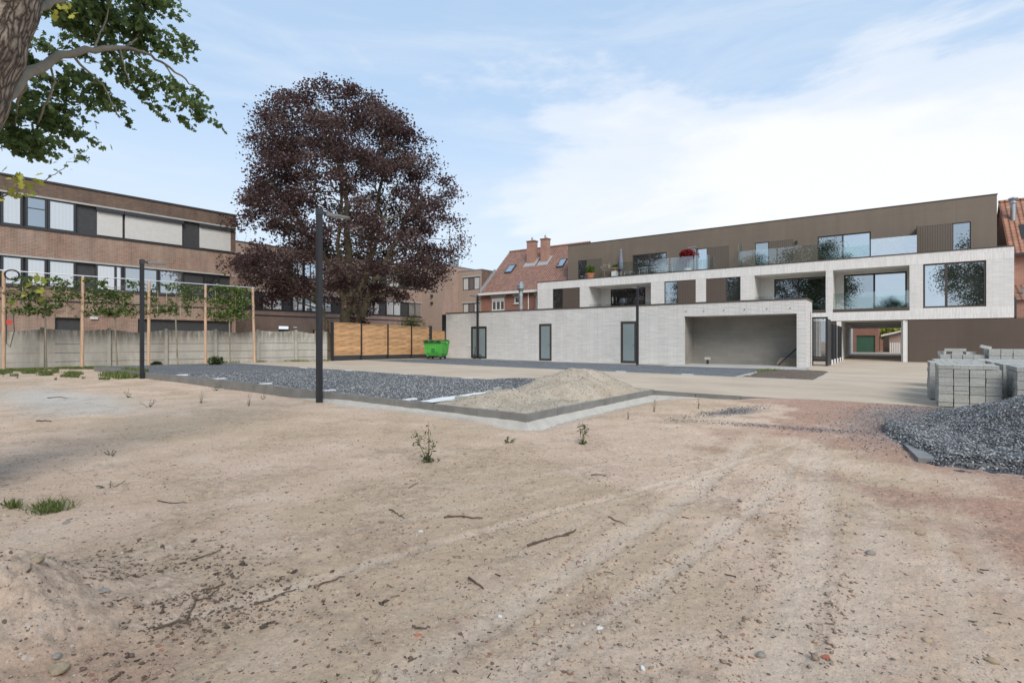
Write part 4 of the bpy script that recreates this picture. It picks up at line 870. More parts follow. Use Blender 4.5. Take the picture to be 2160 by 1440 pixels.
r = ray(2137, 440); x = r[0]*44.6/r[1]; mb = MB(); mb.lathe((x, 44.6, 7.4), [(.13, 0), (.13, 1.1), (.2, 1.1), (.2, 1.2), (.1, 1.22), (.1, 1.35), (.24, 1.35), (.24, 1.42), (0, 1.5)], 12); mb.build('chimney_pipe', M['zinc'], t)
mb = MB(); mb.hexa([(6.15,43.2,5.95),(7.4,43.2,5.95),(7.4,44.2,6.97),(6.15,44.2,6.97)], [(6.15,43.1,6.06),(7.4,43.1,6.06),(7.4,44.1,7.08),(6.15,44.1,7.08)]); mb.build('skylight', M['frame_dark'], t)
t = thing('lean_to', 'small brick annex with tiled lean-to roof beside the white facade', 'annex', (7, 40.6, 1.3)); mb = MB(); mb.box(5.56, 10, 40.4, 42.4, 1.3, 2.35); mb.build('wall', M['orange_brick'], t); mb = MB(); roofplane(mb, 5.5, 10, 40.2, 2.3, 42.4, 3.3); mb.build('roof', M['tiles'], t); MB().lathe((5.95, 41, 2.5), [(.1, 0), (.1, .5), (.15, .52), (0, .58)], 8).build('vent_pipe', M['zinc'], t)
# ------------------------------------------------------------------ brown brick flats on the left
LU = (.0757, 1.2865)
lf = Frame(at_d(0, 720, 25)[:2], LU); la = lambda x, d=0: lf.a(x, d); lz = lambda x, y, d=0: lf.px(x, y, d)[1]
flats = thing('brick_flats', 'brown brick flats with pale roller shutters and dark window bands behind the concrete wall', 'apartment block', lf.w(6, 4, -1.1))
L0, L1 = -9.0, la(497); ZP = lz(0, 368)
W2t, W2b = lz(0, 403), lz(0, 471.7); W1t, W1b = lz(0, 537), lz(0, 600)
mb = MB(lf); mb.wall(L0, L1, -1.2, W2b, [(L0+.3, L1-.3, W1b, W1t, .14), (la(116), la(170), -1.1, lz(116, 669), .2), (la(291), la(508)-.5, -1.1, lz(291, 672.5), .2)], 0, .14, sides=False)
mb.quad((L1,0,-1.2),(L1,10,-1.2),(L1,10,ZP),(L1,0,ZP)); mb.quad((L0,0,-1.2),(L0,10,-1.2),(L0,10,ZP),(L0,0,ZP)); mb.quad((L0,10,-1.2),(L1,10,-1.2),(L1,10,ZP),(L0,10,ZP)); mb.quad((L0+.3,.14,W2b),(L1-.3,.14,W2b),(L1-.3,0,W2b),(L0+.3,0,W2b)); mb.build('brick_wall', M['old_brick'], flats)
mb = MB(lf); mb.quad((L0,0,W2t),(L1,0,W2t),(L1,0,ZP),(L0,0,ZP)); mb.quad((L0,0,W2b),(L0+.3,0,W2b),(L0+.3,0,W2t),(L0,0,W2t)); mb.quad((L1-.3,0,W2b),(L1,0,W2b),(L1,0,W2t),(L1-.3,0,W2t)); mb.build('parapet', M['dark_brick'], flats)
mb = MB(lf); mb.box(L0-.05, L1+.05, -.05, 10.05, ZP, ZP+.09); mb.build('roof_edge', M['roofing'], flats)
mb = MB(lf); mb.box(L0, L1, -.03, .0-.001, W2t-.02, W2t+.07).box(L0, L1, -.03, -.001, W1t-.02, W1t+.07); mb.build('lintel', M['concrete'], flats)
mb = MB(lf); mb.box(L0, L1, -.05, .1, W2b-.07, W2b+.0).box(L0, L1, -.05, .1, W1b-.07, W1b); mb.build('window_ledge', M['anthracite'], flats)
zl = lz(100, 633.5); mb = MB(lf); mb.box(L0, L1, -.03, -.002, zl-.04, zl+.03); mb.build('cornice_strip', M['anthracite'], flats)
mb = MB(lf); mb.box(L0, L1, .141, .2, W1b, W1t).box(L0, L1, .141, .2, W2b, W2t); mb.box(la(116), la(170), .15, .2, -1.1, 1.2).box(la(291), la(508)-.5, .15, .2, -1.1, 1.2); mb.build('dark_cladding', M['panel_dark'], flats)
for i, (x0, x1, k) in enumerate([(-46, -4, 'c'), (2, 48, 'c'), (54, 100, 'd'), (101, 160, 'c')]):
    pane_frame(lf, flats, la(x0), la(x1), W2b, W2t, .02, (), 'curtain_glass' if k == 'c' else 'glass_room', 'anthracite', .09, rails=(W2b+.62*(W2t-W2b),) if k == 'd' else (), dd=.11)
for x0, x1 in ((203, 261), (262, 386.5), (420, 492)):
    mb = MB(lf); mb.box(la(x0)+.05, la(x1)-.05, .03, .1, W2b+.06, W2t-.22); s_ = mb.build('roller_shutter', M['shutter'], flats)
    mb = MB(lf); mb.box(la(x0), la(x1), -.10, .12, W2t-.22, W2t-.03); mb.build('shutter_box', M['anthracite'], s_)
for x0, x1, k in [(-46, -4, 'c'), (2, 49, 'c'), (54, 99, 'c'), (101, 160, 'c'), (202, 259, 'c2'), (261, 299, 'd'), (300, 334, 'd'), (335, 386, 'e')]:
    pane_frame(lf, flats, la(x0), la(x1), W1b, W1t, .02, (la(244),) if k == 'c2' else (), {'c': 'curtain_glass', 'c2': 'curtain_glass', 'd': 'curtain_dim', 'e': 'curtain_dim'}[k], 'anthracite', .09, dd=.11)
pane_frame(lf, flats, la(430), la(462), W1b-.3, W1t-.1, .02, (), 'glass_dim', 'black_metal', .08, 'door', dd=.11)
a = la(198); z = lz(198, 670.5); MB(lf).box(a-.16, a+.16, -.08, -.001, z-.06, z+.06).build('wall_light', M['white_mark'], flats)
# pink brick flats behind the maple
pf = Frame(at_d(533, 720, 41)[:2], LU); pa = lambda x: pf.a(x); pz = lambda x, y: pf.px(x, y)[1]
pink = thing('pink_brick_flats', 'long pink brick flats with a dark window band behind the purple maple', 'apartment block', pf.w(8, 3, -1.2))
P0, P1 = pa(470), pa(890); t1, b1 = pz(533, 614), pz(533, 651.7); t2, b2 = t1+2.75, b1+2.75; PT = t2+.9
mb = MB(pf); mb.wall(P0, P1, -1.3, PT, [(P0+.2, P1-.15, b1, t1, .12), (P0+.2, P1-.15, b2, t2, .12), (pa(588), pa(611), -1, pz(588, 687.5), .2)], 0, .12, sides=False); mb.quad((P1,0,-1.3),(P1,9,-1.3),(P1,9,PT),(P1,0,PT)); mb.build('brick_wall', M['pink_brick'], pink)
mb = MB(pf); mb.box(P0-.03, P1+.03, -.04, 9, PT, PT+.08); mb.build('roof_edge', M['roofing'], pink)
mb = MB(pf); zl = b1-.45; mb.box(P0, P1, -.03, -.002, zl-.04, zl+.04).box(P0, P1, -.04, -.002, b1-.06, b1).box(P0, P1, -.04, -.002, b2-.06, b2); mb.build('dark_ledge', M['anthracite'], pink)
mb = MB(pf); mb.box(P0, P1, -.03, -.001, t1, t1+.08).box(P0, P1, -.03, -.001, t2, t2+.08); mb.build('lintel', M['concrete'], pink)
mb = MB(pf); mb.box(P0, P1-.15, .121, .2, b1, t1).box(P0, P1-.15, .121, .2, b2, t2).box(pa(588), pa(611), .2, .25, -1, 1); mb.build('dark_cladding', M['panel_dark'], pink)
for x0, x1, k in [(533, 551, 'glass_dim'), (553, 596, 'curtain_glass'), (617, 640, 'curtain_glass'), (642, 668, 'glass_mirror'), (670, 700, 'curtain_glass'), (775, 801, 'curtain_glass'), (815, 846, 'curtain_glass'), (862, 889, 'curtain_dim')]:
    for (bb, tt) in ((b1, t1), (b2, t2)):
        pane_frame(pf, pink, pa(x0), pa(x1), bb, tt, .02, ((pa(x0)+pa(x1))/2,), k, 'anthracite', .08, dd=.09)
a = pa(622); z = pz(622, 690.5); MB(pf).box(a-.15, a+.15, -.08, -.001, z-.07, z+.07).build('wall_light', M['white_mark'], pink)
# stepped tan blocks with stair tower
tan = thing('tan_brick_block', 'stepped tan brick block with a blank tower left of the tiled house', 'apartment block', (-41, 45, -1.2))
pc_ = pf.w(P1, 0, 0); yA = pc_[1]; f1 = Frame((0, yA), (1, 0)); x1_ = f1.a(932); y2 = ray(967, 720); y2 = x1_*y2[1]/y2[0]; f2 = Frame((0, y2), (1, 0)); x3_ = f2.a(1016); xr_ = ray(1044, 720); y3 = x3_*xr_[1]/xr_[0]
TH = f1.px(911, 560)[1]; T2 = f2.px(1016, 568.5)[1]
mb = MB(); mb.quad((pc_[0]-.0,yA,-1.3),(x1_,yA,-1.3),(x1_,yA,TH),(pc_[0],yA,TH)); mb.quad((pc_[0],yA,-1.3),(pc_[0],yA+9,-1.3),(pc_[0],yA+9,TH),(pc_[0],yA,TH)); mb.build('tower_front', M['tan_brick'], tan)
mb = MB(); mb.quad((x1_,yA,-1.3),(x1_,y2+3,-1.3),(x1_,y2+3,TH),(x1_,yA,TH)); mb.build('tower_side', M['pink_brick'], tan)
mb = MB(); mb.box(pc_[0]-.1, x1_+.04, yA-.04, y2+3, TH, TH+.07).box(x1_, x3_+.04, y2-.04, y3+4, T2, T2+.07); mb.box(x1_-1.4, x1_-1.0, y2, y2+1.2, TH, TH+1.0); mb.build('roof_edge', M['zinc'], tan)
wa, wb = f2.a(976), f2.a(1012); wz = [(f2.px(976, 613)[1], f2.px(976, 586)[1]), (f2.px(976, 660)[1], f2.px(976, 640)[1])]
mb = MB(f2); mb.wall(x1_, x3_, -1.3, T2, [(wa, wb, z0, z1, .12) for z0, z1 in wz], 0, .12, sides=False); mb.build('brick_wall', M['tan_brick'], tan)
mb = MB(); mb.quad((x3_,y2,-1.3),(x3_,y3+4,-1.3),(x3_,y3+4,T2),(x3_,y2,T2)); mb.build('side_wall', M['dark_brick'], tan)
for z0, z1 in wz:
    pane_frame(f2, tan, wa, wb, z0, z1, .04, (wa+(wb-wa)*.34, wa+(wb-wa)*.66), ['curtain_glass', 'glass_dim', 'curtain_glass'], 'anthracite', .08); MB(f2).box(wa-.1, wb+.1, -.04, -.001, z1, z1+.12).build('lintel', M['concrete'], tan)
for px_, py_ in ((912, 624), (912, 639)): a, z = f1.px(px_, py_); MB(f1).box(a-.1, a+.1, -.2, -.001, z-.1, z+.1).build('wall_vent', M['black_metal'], tan)
# old house with the tiled roof
hY = y2-.05; hf = Frame((0, hY), (1, 0)); ha = lambda x: hf.a(x); hz_ = lambda x, y: hf.px(x, y)[1]
hs_ = thing('tiled_roof_house', 'red brick house with a steep tiled roof and two tall brick chimneys', 'house', (-32, hY, -1.2))
H0, H1 = x3_, -26.05; EZ = hz_(1016, 615); r_ = ray(1075, 532); RY = x3_*r_[1]/r_[0]; RZ = r_[2]*RY/r_[1]; RX0 = r_[0]*RY/r_[1]; rr = ray(1245, 511.5); RX1 = rr[0]*RY/rr[1]
win = (ha(1037.5), ha(1064), hz_(1037, 655), hz_(1037, 629)); win2 = (ha(1085), ha(1097), hz_(1085, 640), hz_(1085, 626)); win3 = (ha(1130), ha(1140), hz_(1130, 650), hz_(1130, 624))
mb = MB(hf); mb.wall(H0, H1, -1.3, EZ-.1, [(*w, .12) for w in (win, win2, win3)], 0, .12, sides=False); mb._face([(H0,0,-1.3),(H0,2*(RY-hY),-1.3),(H0,2*(RY-hY),EZ),(H0,RY-hY,RZ-.1),(H0,0,EZ)]); mb.build('brick_wall', M['red_brick'], hs_)
mb = MB(); roofplane(mb, H0-.05, RX1, hY-.3, EZ-.22, RY, RZ); roofplane(mb, H0-.05, RX1, RY+5.4, EZ-.22, RY, RZ); mb.build('roof', M['tiles'], hs_)
mb = MB()
n = 40
for i in range(n): x = H0+(RX1-H0)*i/n; mb.tube([(x, RY, RZ+.02), (x+(RX1-H0)/n*1.02, RY, RZ+.05)], .11, 6)
mb.build('ridge_tiles', M['tiles'], hs_)
mb = MB(); mb.box(H0-.1, -26, hY-.42, hY-.3, EZ-.42, EZ-.2); mb.build('gutter', M['white_trim'], hs_)
def roof_z(y): return EZ-.22+(RZ-EZ+.22)*(y-hY+.3)/(RY-hY+.3)
mb = MB(); k = 13
for i in range(k):
    y = hY-.2+(y3-hY+.2)*i/k; z = roof_z(y)-.05; mb.box(H0-.04, H0+.12, y, y+(y3-hY)/k, z, z+.5)
mb.build('stepped_flashing', M['lead'], hs_)
for (x0, x1, ty, by) in ((1111, 1127, 511, 567), (1140, 1154, 506, 564)):
    yy = hY+2.9; c = Frame((0, yy), (1, 0)); a, b = c.a(x0), c.a(x1); zt = c.px(x0, ty)[1]
    mb = MB(); mb.box(a, b, yy, yy+.6, roof_z(yy)-.3, zt); ch = mb.build('chimney', M['orange_brick'], hs_)
    MB().box(a-.05, b+.05, yy-.05, yy+.65, zt, zt+.12).build('cap', M['red_brick'], ch); MB().lathe(((a+b)/2, yy+.3, zt+.12), [(.11, 0), (.09, .35), (0, .36)], 8).build('pot', M['lead'], ch)
    z0 = roof_z(yy); MB().hexa([(a-.2, yy-.35, roof_z(yy-.35)+.0), (b+.25, yy-.35, roof_z(yy-.35)+.0), (b+.25, yy+.7, roof_z(yy+.7)), (a-.2, yy+.7, roof_z(yy+.7))], [(a-.2, yy-.35, roof_z(yy-.35)+.05), (b+.25, yy-.35, roof_z(yy-.35)+.05), (b+.25, yy+.7, roof_z(yy+.7)+.05), (a-.2, yy+.7, roof_z(yy+.7)+.05)]).build('flashing', M['lead'], ch)
for x0, x1, yy in ((1063, 1078, hY+1.9), (1172, 1187, hY+2.0)):
    c = Frame((0, yy), (1, 0)); a, b = c.a(x0), c.a(x1); q = .95
    B = [(a, yy, roof_z(yy)+.03), (b, yy, roof_z(yy)+.03), (b, yy+q, roof_z(yy+q)+.03), (a, yy+q, roof_z(yy+q)+.03)]
    s_ = MB().hexa(B, [(p[0], p[1], p[2]+.1) for p in B]).build('skylight', M['frame_dark'], hs_)
    B = [(a+.1, yy+.1, roof_z(yy+.1)+.135), (b-.1, yy+.1, roof_z(yy+.1)+.135), (b-.1, yy+q-.1, roof_z(yy+q-.1)+.135), (a+.1, yy+q-.1, roof_z(yy+q-.1)+.135)]
    MB().hexa(B, [(p[0], p[1], p[2]+.01) for p in B]).build('pane', M['glass_mirror'], s_)
def oldwin(w, n=2, sh=True):
    a0, a1, z0, z1 = w; m_ = [a0+(a1-a0)*(i+1)/(n+1) for i in range(n)]
    pane_frame(hf, hs_, a0, a1, z0, z1-(.28 if sh else 0), .02, m_, 'glass_dim', 'white_trim', .09, dd=.09)
    if sh: MB(hf).box(a0, a1, -.02, .1, z1-.28, z1-.002).build('shutter_box', M['shutter'], hs_)
    MB(hf).box(a0-.15, a1+.2, -.04, -.001, z1+.05, z1+.3).build('lintel', M['concrete'], hs_); MB(hf).box(a0-.08, a1+.08, -.08, -.001, z0-.1, z0).build('sill', M['concrete'], hs_)
oldwin(win, 2); oldwin(win2, 0, False); oldwin(win3, 0, False)
a = ha(1115.5); mb = MB(hf); mb.tube([(a, -.08, -1), (a, -.08, EZ-.3)], .05, 8); mb.build('downpipe', M['white_trim'], hs_)
# stainless flue rising behind the outbuilding
fx = on_y(1098.5, 720, 33.0)[0]; t = thing('metal_flue', 'shiny metal flue with a conical cowl rising behind the grey outbuilding', 'flue pipe', (fx, 33, -1.2))
z0 = 3.78; MB().tube([(fx, 33, -1.2), (fx, 33, z0)], .155, 14).build('pipe', M['zinc'], t); MB().lathe((fx, 33, z0), [(.155, 0), (.24, .15), (.29, .2), (.29, .5), (.2, .58), (.2, .72), (0, .74)], 16).build('cowl', M['zinc'], t)
mb = MB()
for k in range(5): mb.tube([(fx, 33, -.3+k*.95), (fx, 33, -.25+k*.95)], .17, 14)
mb.build('clamp_ring', M['alu'], t)
# ------------------------------------------------------------------ concrete panel wall
wd = (WB-WA).normalized(); wf = Frame((WA.x, WA.y), (wd.x, wd.y)); WL = (WB-WA).length
wl = thing('concrete_wall', 'weathered wall of pale concrete panels with a wavy top edge', 'garden wall', (WA.x, WA.y, -1.07))
posts = [wf.a(x) for x in (88.5, 230, 350, 455, 544, 624)]; posts = [posts[0]-2*(posts[1]-posts[0]), posts[0]-(posts[1]-posts[0])]+posts+[WL-.05]
posts = [posts[0]-4.2, posts[0]-2.1]+posts
def wz0(a): p = wf.w(a, 0, 0); return float(g(p[0], p[1]))-.07-.02
wtop = lambda a: (700-0)/1*0+ .535+.0045*(a)*0
def ztop(x): return wf.px(x, {0: 690.5, 1: 696}[0 if x < 300 else 1])[1]
TZ0, TZ1 = wf.px(0, 691)[1], wf.px(693, 697)[1]
for i in range(len(posts)-1):
    a, b = posts[i]+.06, posts[i+1]-.06; H = TZ0+(TZ1-TZ0)*max(0, min(1, a/WL)); h = .36
    for k in range(4):
        z1 = H-.30-k*h*1.0; z0 = z1-h+.02
        mb = MB(wf); mb.box(a, b, .03+.004*k, .085+.004*k, z0, z1); mb.build('panel', M['wall_concrete'], wl)
    mb = MB(wf); n = 14; zt = H-.30+.006
    up = i % 2
    def top(t): return zt+.30-.06*(math.sin(math.pi*t)**2 if up else 0)*1.0+(.02*math.cos(2*math.pi*t))+(-.02 if up else 0)
    P_ = [(a+(b-a)*j/n, top(j/n)-.06) for j in range(n+1)]
    for j in range(n):
        (xa, za), (xb, zb2) = P_[j], P_[j+1]
        mb.hexa([(xa, .03, zt), (xb, .03, zt), (xb, .085, zt), (xa, .085, zt)], [(xa, .03, za), (xb, .03, zb2), (xb, .085, zb2), (xa, .085, za)])
    mb.build('curved_top_panel', M['wall_concrete'], wl)
for i, p in enumerate(posts[:-1]):
    H = TZ0+(TZ1-TZ0)*max(0, min(1, p/WL)); mb = MB(wf); mb.box(p-.065, p+.065, -.06, .12, -1.5, H+.02); mb.build('post', M['wall_concrete'], wl)
# ------------------------------------------------------------------ timber fence
FA, FB = Vector((-24.0, 17.2, 0)), Vector((-24.95, 26.9, 0)); fd = (FB-FA).normalized(); ff = Frame((FA.x, FA.y), (fd.x, fd.y))
# frame normal points away from the yard (-X side): depth 0 is the visible face
fe = thing('timber_fence', 'honey coloured woven timber fence panels between black posts on dark base boards', 'fence', (FA.x, FA.y, -1))
pp = [ff.a(x) for x in (702, 762, 818, 867.7, 908.5, 939)]
FT = ff.px(702, 681)[1]
for i in range(5):
    a, b = pp[i]+.05, pp[i+1]-.05; ftop = FT-(.08*i*.3)-(.22 if i == 4 else 0); zb_ = float(g(-24.3, 18))-.0+(-.02*i)
    mb = MB(ff); mb.box(a, b, .03, .08, zb_-.12, zb_+.27); mb.build('base_board', M['anthracite'], fe)
    mb = MB(ff); n = 13; h = (ftop-zb_-.28)/n
    for j in range(n):
        z = zb_+.28+j*h; d = .02 if j % 2 else .055
        # thin boards bowed round three uprights
        m_ = 10
        for q in range(m_):
            t0, t1_ = q/m_, (q+1)/m_; o = lambda t: .013*math.cos(t*math.pi*3)*(1 if j % 2 else -1)
            x0_, x1__ = a+(b-a)*t0, a+(b-a)*t1_
            mb.quad((x0_, .035-o(t0), z-.012), (x1__, .035-o(t1_), z-.012), (x1__, .035-o(t1_), z+h-.012), (x0_, .035-o(t0), z+h-.012))
            mb.quad((x0_, .035-o(t0), z+h-.012), (x1__, .035-o(t1_), z+h-.012), (x1__, .046-o(t1_), z+h-.012), (x0_, .046-o(t0), z+h-.012))
    pn = mb.build('panel', M['fence_wood'], fe)
    mb = MB(ff); mb.box(a, a+.04, .0, .07, zb_+.27, ftop).box(b-.04, b, .0, .07, zb_+.27, ftop).box(a, b, .0, .075, ftop, ftop+.035); mb.build('rim', M['fence_wood'], pn)
for i, p in enumerate(pp):
    mb = MB(ff); w = .045 if i != 4 else .11; mb.box(p-w, p+w, -.03, .11, -1.3, FT+.05-(.1 if i == 5 else 0)); mb.build('post', M['black_metal'], fe)
# far bit of fence behind the concrete wall
r = ray(662, 720); q = Frame(at_d(662, 720, 34)[:2], (1, .35)); t = thing('timber_screen', 'short piece of brown timber screen showing above the end of the concrete wall', 'fence', q.w(0, 0, -1))
b = q.a(698); mb = MB(q)
for j in range(10): mb.box(0, b, .02*(j % 2), .02*(j % 2)+.02, -1+j*.16+.01, -1+(j+1)*.16)
mb.box(0, b, 0, .04, .6, .68); mb.build('panel', M['post_wood'], t); MB(q).box(-.05, .05, -.03, .08, -1, .75).build('post', M['black_metal'], t)
# ------------------------------------------------------------------ posts, rail, canes and trained trees
OA = Vector(at_d(8, 720, 19.9)); OB = Vector(at_d(533, 720, 25.2)); od = (OB-OA).normalized(); of = Frame((OA.x, OA.y), (od.x, od.y)); oa = lambda x: of.a(x)
pst = [oa(x) for x in (8, 175, 314.5, 433.5, 533)]; zr0, zr1 = of.px(8, 573)[1], of.px(533, 609)[1]; ll = pst[-1]
post_l = ['orange brown timber post with the hanging cable, farthest left before the concrete wall', 'timber post between the first and second trained trees', 'timber post just right of the farther black lamp post', 'timber post between the third and fourth trained trees', 'slightly leaning timber post at the right end of the row']
for i, p in enumerate(pst):
    z = zr0+(zr1-zr0)*p/ll; mb = MB(of); ln = [(0), .03, .02, .0, -.09][i]; c = of.w(p, 0, 0); zb_ = float(g(c[0], c[1]))-.14
    mb.tube([(p-ln, 0, zb_-.1), (p, 0, z)], [.062, .055], 12); t = thing('timber_post', post_l[i], 'post', of.w(p, 0, zb_), 'timber posts carrying the rail'); mb.build('shaft', M['post_wood'], t)
    MB(of).box(p-.035, p+.035, -.035, .035, z-.0, z+.03).build('cap', M['alu'], t)
mb = MB(of); mb.tube([(-2.5, 0, zr0+.05-(zr1-zr0)*2.5/ll), (ll+.1, 0, zr1+.05)], .02, 8); tag(mb.build('steel_rail', M['alu']), 'thin grey steel tube running along the tops of the timber posts', 'rail')
# cable coil, red socket
t = thing('cable_coil', 'black cable coil with a red plug hanging on the leftmost timber post', 'cable', of.w(pst[0]+.15, -.08, 1.5)); p0 = pst[0]
mb = MB(of); cz = of.px(25, 580)[1]; ca = oa(26)
for k in range(3): mb.tube([(ca+(.22-.02*k)*math.cos(u), -.08-.01*k, cz+(.2-.015*k)*math.sin(u)) for u in np.linspace(0, 6.28, 22)], .011, 5, False)
mb.tube([(p0+.05, -.08, cz), (ca-.2, -.08, cz+.02)], .011, 5); mb.build('coil', M['rubber'], t)
mb = MB(of); za, zb_ = of.px(22, 662)[1], of.px(20, 732)[1]; mb.tube([(p0+.26, -.08, za), (p0+.30, -.08, (za+zb_)/2), (p0+.18, -.08, zb_), (p0+.08, -.08, zb_+.15), (p0+.08, -.08, za+.2)], .013, 6, False); mb.build('hanging_cable', M['rubber'], t)
z = of.px(19, 680)[1]; MB(of).box(p0+.08, p0+.24, -.12, -.05, z-.07, z+.09).build('plug', M['cloth_red'], t)
M['leaf_mid2'] = leafmat('garden_leaf', [(.05, .085, .022), (.09, .14, .035), (.14, .2, .055), (.2, .25, .08)], .45)
def espal(i, bx, tx, lab, wid, zt, zlo, dens, green):
    "trunk foot px, head px"
    a0, a1 = oa(bx), oa(tx); d = .10; c = of.w(a0, d, 0); zb_ = float(g(c[0], c[1]))-.14
    t = thing('trained_tree', lab, 'tree', of.w(a0, d, zb_), 'young trained trees along the concrete wall')
    mb = MB(of); mb.tube([(a0, d, zb_-.05), (a0*.6+a1*.4, d+.02, zb_+.7), (a1, d, zlo), (a1, d, zlo+.7), (a1+.03, d, zt-.2)], [.042, .034, .03, .022, .01], 7)
    for k in range(26):
        z = zlo-.05+random.random()*(zt-zlo-.2); s_ = random.choice((-1, 1)); L = random.uniform(.5, 1)*wid; up_ = random.uniform(-.05, .3)
        mb.tube([(a1, d, z), (a1+s_*L*.5, d+random.uniform(-.1, .1), z+up_*.6), (a1+s_*L, d+random.uniform(-.2, .2), z+up_)], [.012, .008, .003], 4)
    mb.build('trunk', M['bark_pale'], t)
    n = dens; A = rng.normal(0, .5, n)*wid; k = np.abs(A) < wid*1.08; A = A[k]; n = len(A)
    tt = rng.random(n); rows = rng.integers(0, 3, n)
    Z = np.where(rng.random(n) < .55, zlo+(zt-zlo)*tt*(1-.25*np.abs(A)/wid), zlo+(zt-zlo)*(rows*.4+.16)+rng.normal(0, .07, n))
    Z = Z+.16*fbm(A*2.5+i*7, Z*2.5, 5, 3)*2; k = fbm(A*2.2+i*5, Z*2.2, 8, 3) > (-.5 if green else -.10); A, Z = A[k], Z[k]; n = len(A)
    D = d+rng.normal(0, .16, n); P = np.array([of.w(a1+a_, d_, z_) for a_, d_, z_ in zip(A, D, Z)])
    leaves('foliage', P, .115, M['leaf_green' if green else 'leaf_mid2'], t, 'oval', .2, droop=.5)
    return t
M['leaf_mid'] = leafmat('mid_leaf', [(.028, .045, .014), (.05, .075, .022), (.08, .11, .032), (.13, .15, .05)], .35)
zz1 = of.px(97, 588)[1]
espal(0, 97, 95, 'leftmost trained young tree, darkest and thinnest head', 1.25, zz1, of.px(95, 668)[1], 1900, False)
espal(1, 248, 242, 'trained young tree spreading sideways behind the farther lamp post', 1.3, of.px(242, 592)[1], of.px(242, 668)[1], 2000, False)
espal(2, 376, 371, 'sparse trained young tree between the third and fourth timber posts', 1.35, of.px(371, 604)[1], of.px(371, 666)[1], 1500, False)
espal(3, 486, 485, 'dense fresh green round headed young tree near the right end of the rail', .95, of.px(485, 606)[1], of.px(485, 676)[1], 2200, True)
mb = MB(of)
for a_, b_ in ((oa(32), oa(165)), (oa(184), oa(305)), (oa(322), oa(425)), (oa(445), oa(528))):
    for z in (of.px(150, 660)[1], of.px(150, 641)[1], of.px(150, 622)[1]):
        pass
    for k in range(4):
        x = a_+(b_-a_)*(k+.3+random.uniform(-.2, .2))/4; mb.tube([(x, .06, of.px(150, 668)[1]+random.uniform(-.05, .1)), (x+random.uniform(-.04, .04), .06, of.px(150, 598)[1]+random.uniform(-.2, .1))], .009, 5)
    for z in (1.05,): mb.tube([(a_+.1, .08, z+random.uniform(-.04, .04)), (b_-.1, .08, z+random.uniform(-.04, .04))], .008, 5)
    for k in range(2): x = a_+(b_-a_)*(.2+.5*k); mb.tube([(x, .05, .95), (x+.5, .05, 1.5)], .007, 5)
tag(mb.build('cane_trellis', M['bamboo']), 'thin bamboo canes tied as a trellis behind the trained trees', 'trellis')
# ------------------------------------------------------------------ lamps
M['lamp_grey'] = plain('grey_lamp_head', (.16, .16, .16), .5)
def lamp(px_, D, base_py, top_py, hd, lab, w=.10, L=.55):
    x, y, _ = at_d(px_, 720, D); zb_ = (720-base_py)/F*D; zt = (720-top_py)/F*D
    t = thing('lamp_post', lab, 'lamp post', (x, y, zb_), 'black lamp posts round the parking')
    mb = MB(); h = w/2; mb.box(x-h, x+h, y-h, y+h, zb_-.3, zt); mb.build('pole', M['black_metal'], t)
    mb = MB(); mb.box(x-h-.008, x+h+.008, y-h-.008, y+h+.008, zt-.13, zt+.012); mb.build('collar', M['anthracite'], t)
    mb = MB(); mb.box(x-.03, x+.03, y+hd*h, y+hd*(h+.14), zt-.09, zt-.03); mb.build('bracket', M['anthracite'], t)
    y0, y1 = y+hd*(h+.10), y+hd*(h+.10+L); mb = MB()
    mb.hexa([(x-.06, y0, zt-.115), (x+.06, y0, zt-.115), (x+.10, y1, zt-.075), (x-.10, y1, zt-.075)], [(x-.05, y0, zt-.03), (x+.05, y0, zt-.03), (x+.10, y1, zt-.045), (x-.10, y1, zt-.045)])
    hd_ = mb.build('lamp_head', M['lamp_grey'], t); mb = MB(); yy0, yy1 = y0+hd*.15, y1-hd*.05; mb.quad((x-.06, yy0, zt-.112), (x+.06, yy0, zt-.112), (x+.08, yy1, zt-.082), (x-.08, yy1, zt-.082)); mb.build('diffuser', M['alu'], hd_)
    MB().box(x-h-.004, x-h+.03, y-h-.003, y-h, zb_+1.2, zb_+1.45).build('service_door', M['anthracite'], t)
    return t
lamp(673.5, 11.3, 846, 441, 1, 'tall black lamp post nearest the camera, in front of the purple maple')
lamp(299.5, 17.0, 792, 548, 1, 'black lamp post standing at the left end of the gravel bay')
lamp(1344.5, 26.8, 769, 604.5, -1, 'slim black lamp post beside the right frosted door', .11)
lamp(1007.5, 34.2, 753, 623, -1, 'slim black lamp post with a wheel leaning at its foot by the left frosted door', .11)
x, y, _ = at_d(1007, 720, 33.9); z = float(g(x, y))
t = thing('kick_scooter', 'small black scooter leaning against the foot of the farthest lamp post', 'scooter', (x, y, z))
for k, dx in enumerate((-.16, .30)): MB().tube([(x+dx+.13*math.cos(u), y-.12, z+.15+.13*math.sin(u)) for u in np.linspace(0, 6.283, 18)], .03, 6, False).build('wheel', M['rubber'], t)
MB().bar((x-.16, y-.12, z+.17), (x+.3, y-.12, z+.17), .1, .04).build('deck', M['black_metal'], t); MB().tube([(x-.16, y-.12, z+.15), (x-.06, y-.1, z+.75)], .02, 6).build('stem', M['black_metal'], t); MB().tube([(x-.2, y-.22, z+.75), (x+.08, y+.0, z+.77)], .016, 6).build('handlebar', M['black_metal'], t)
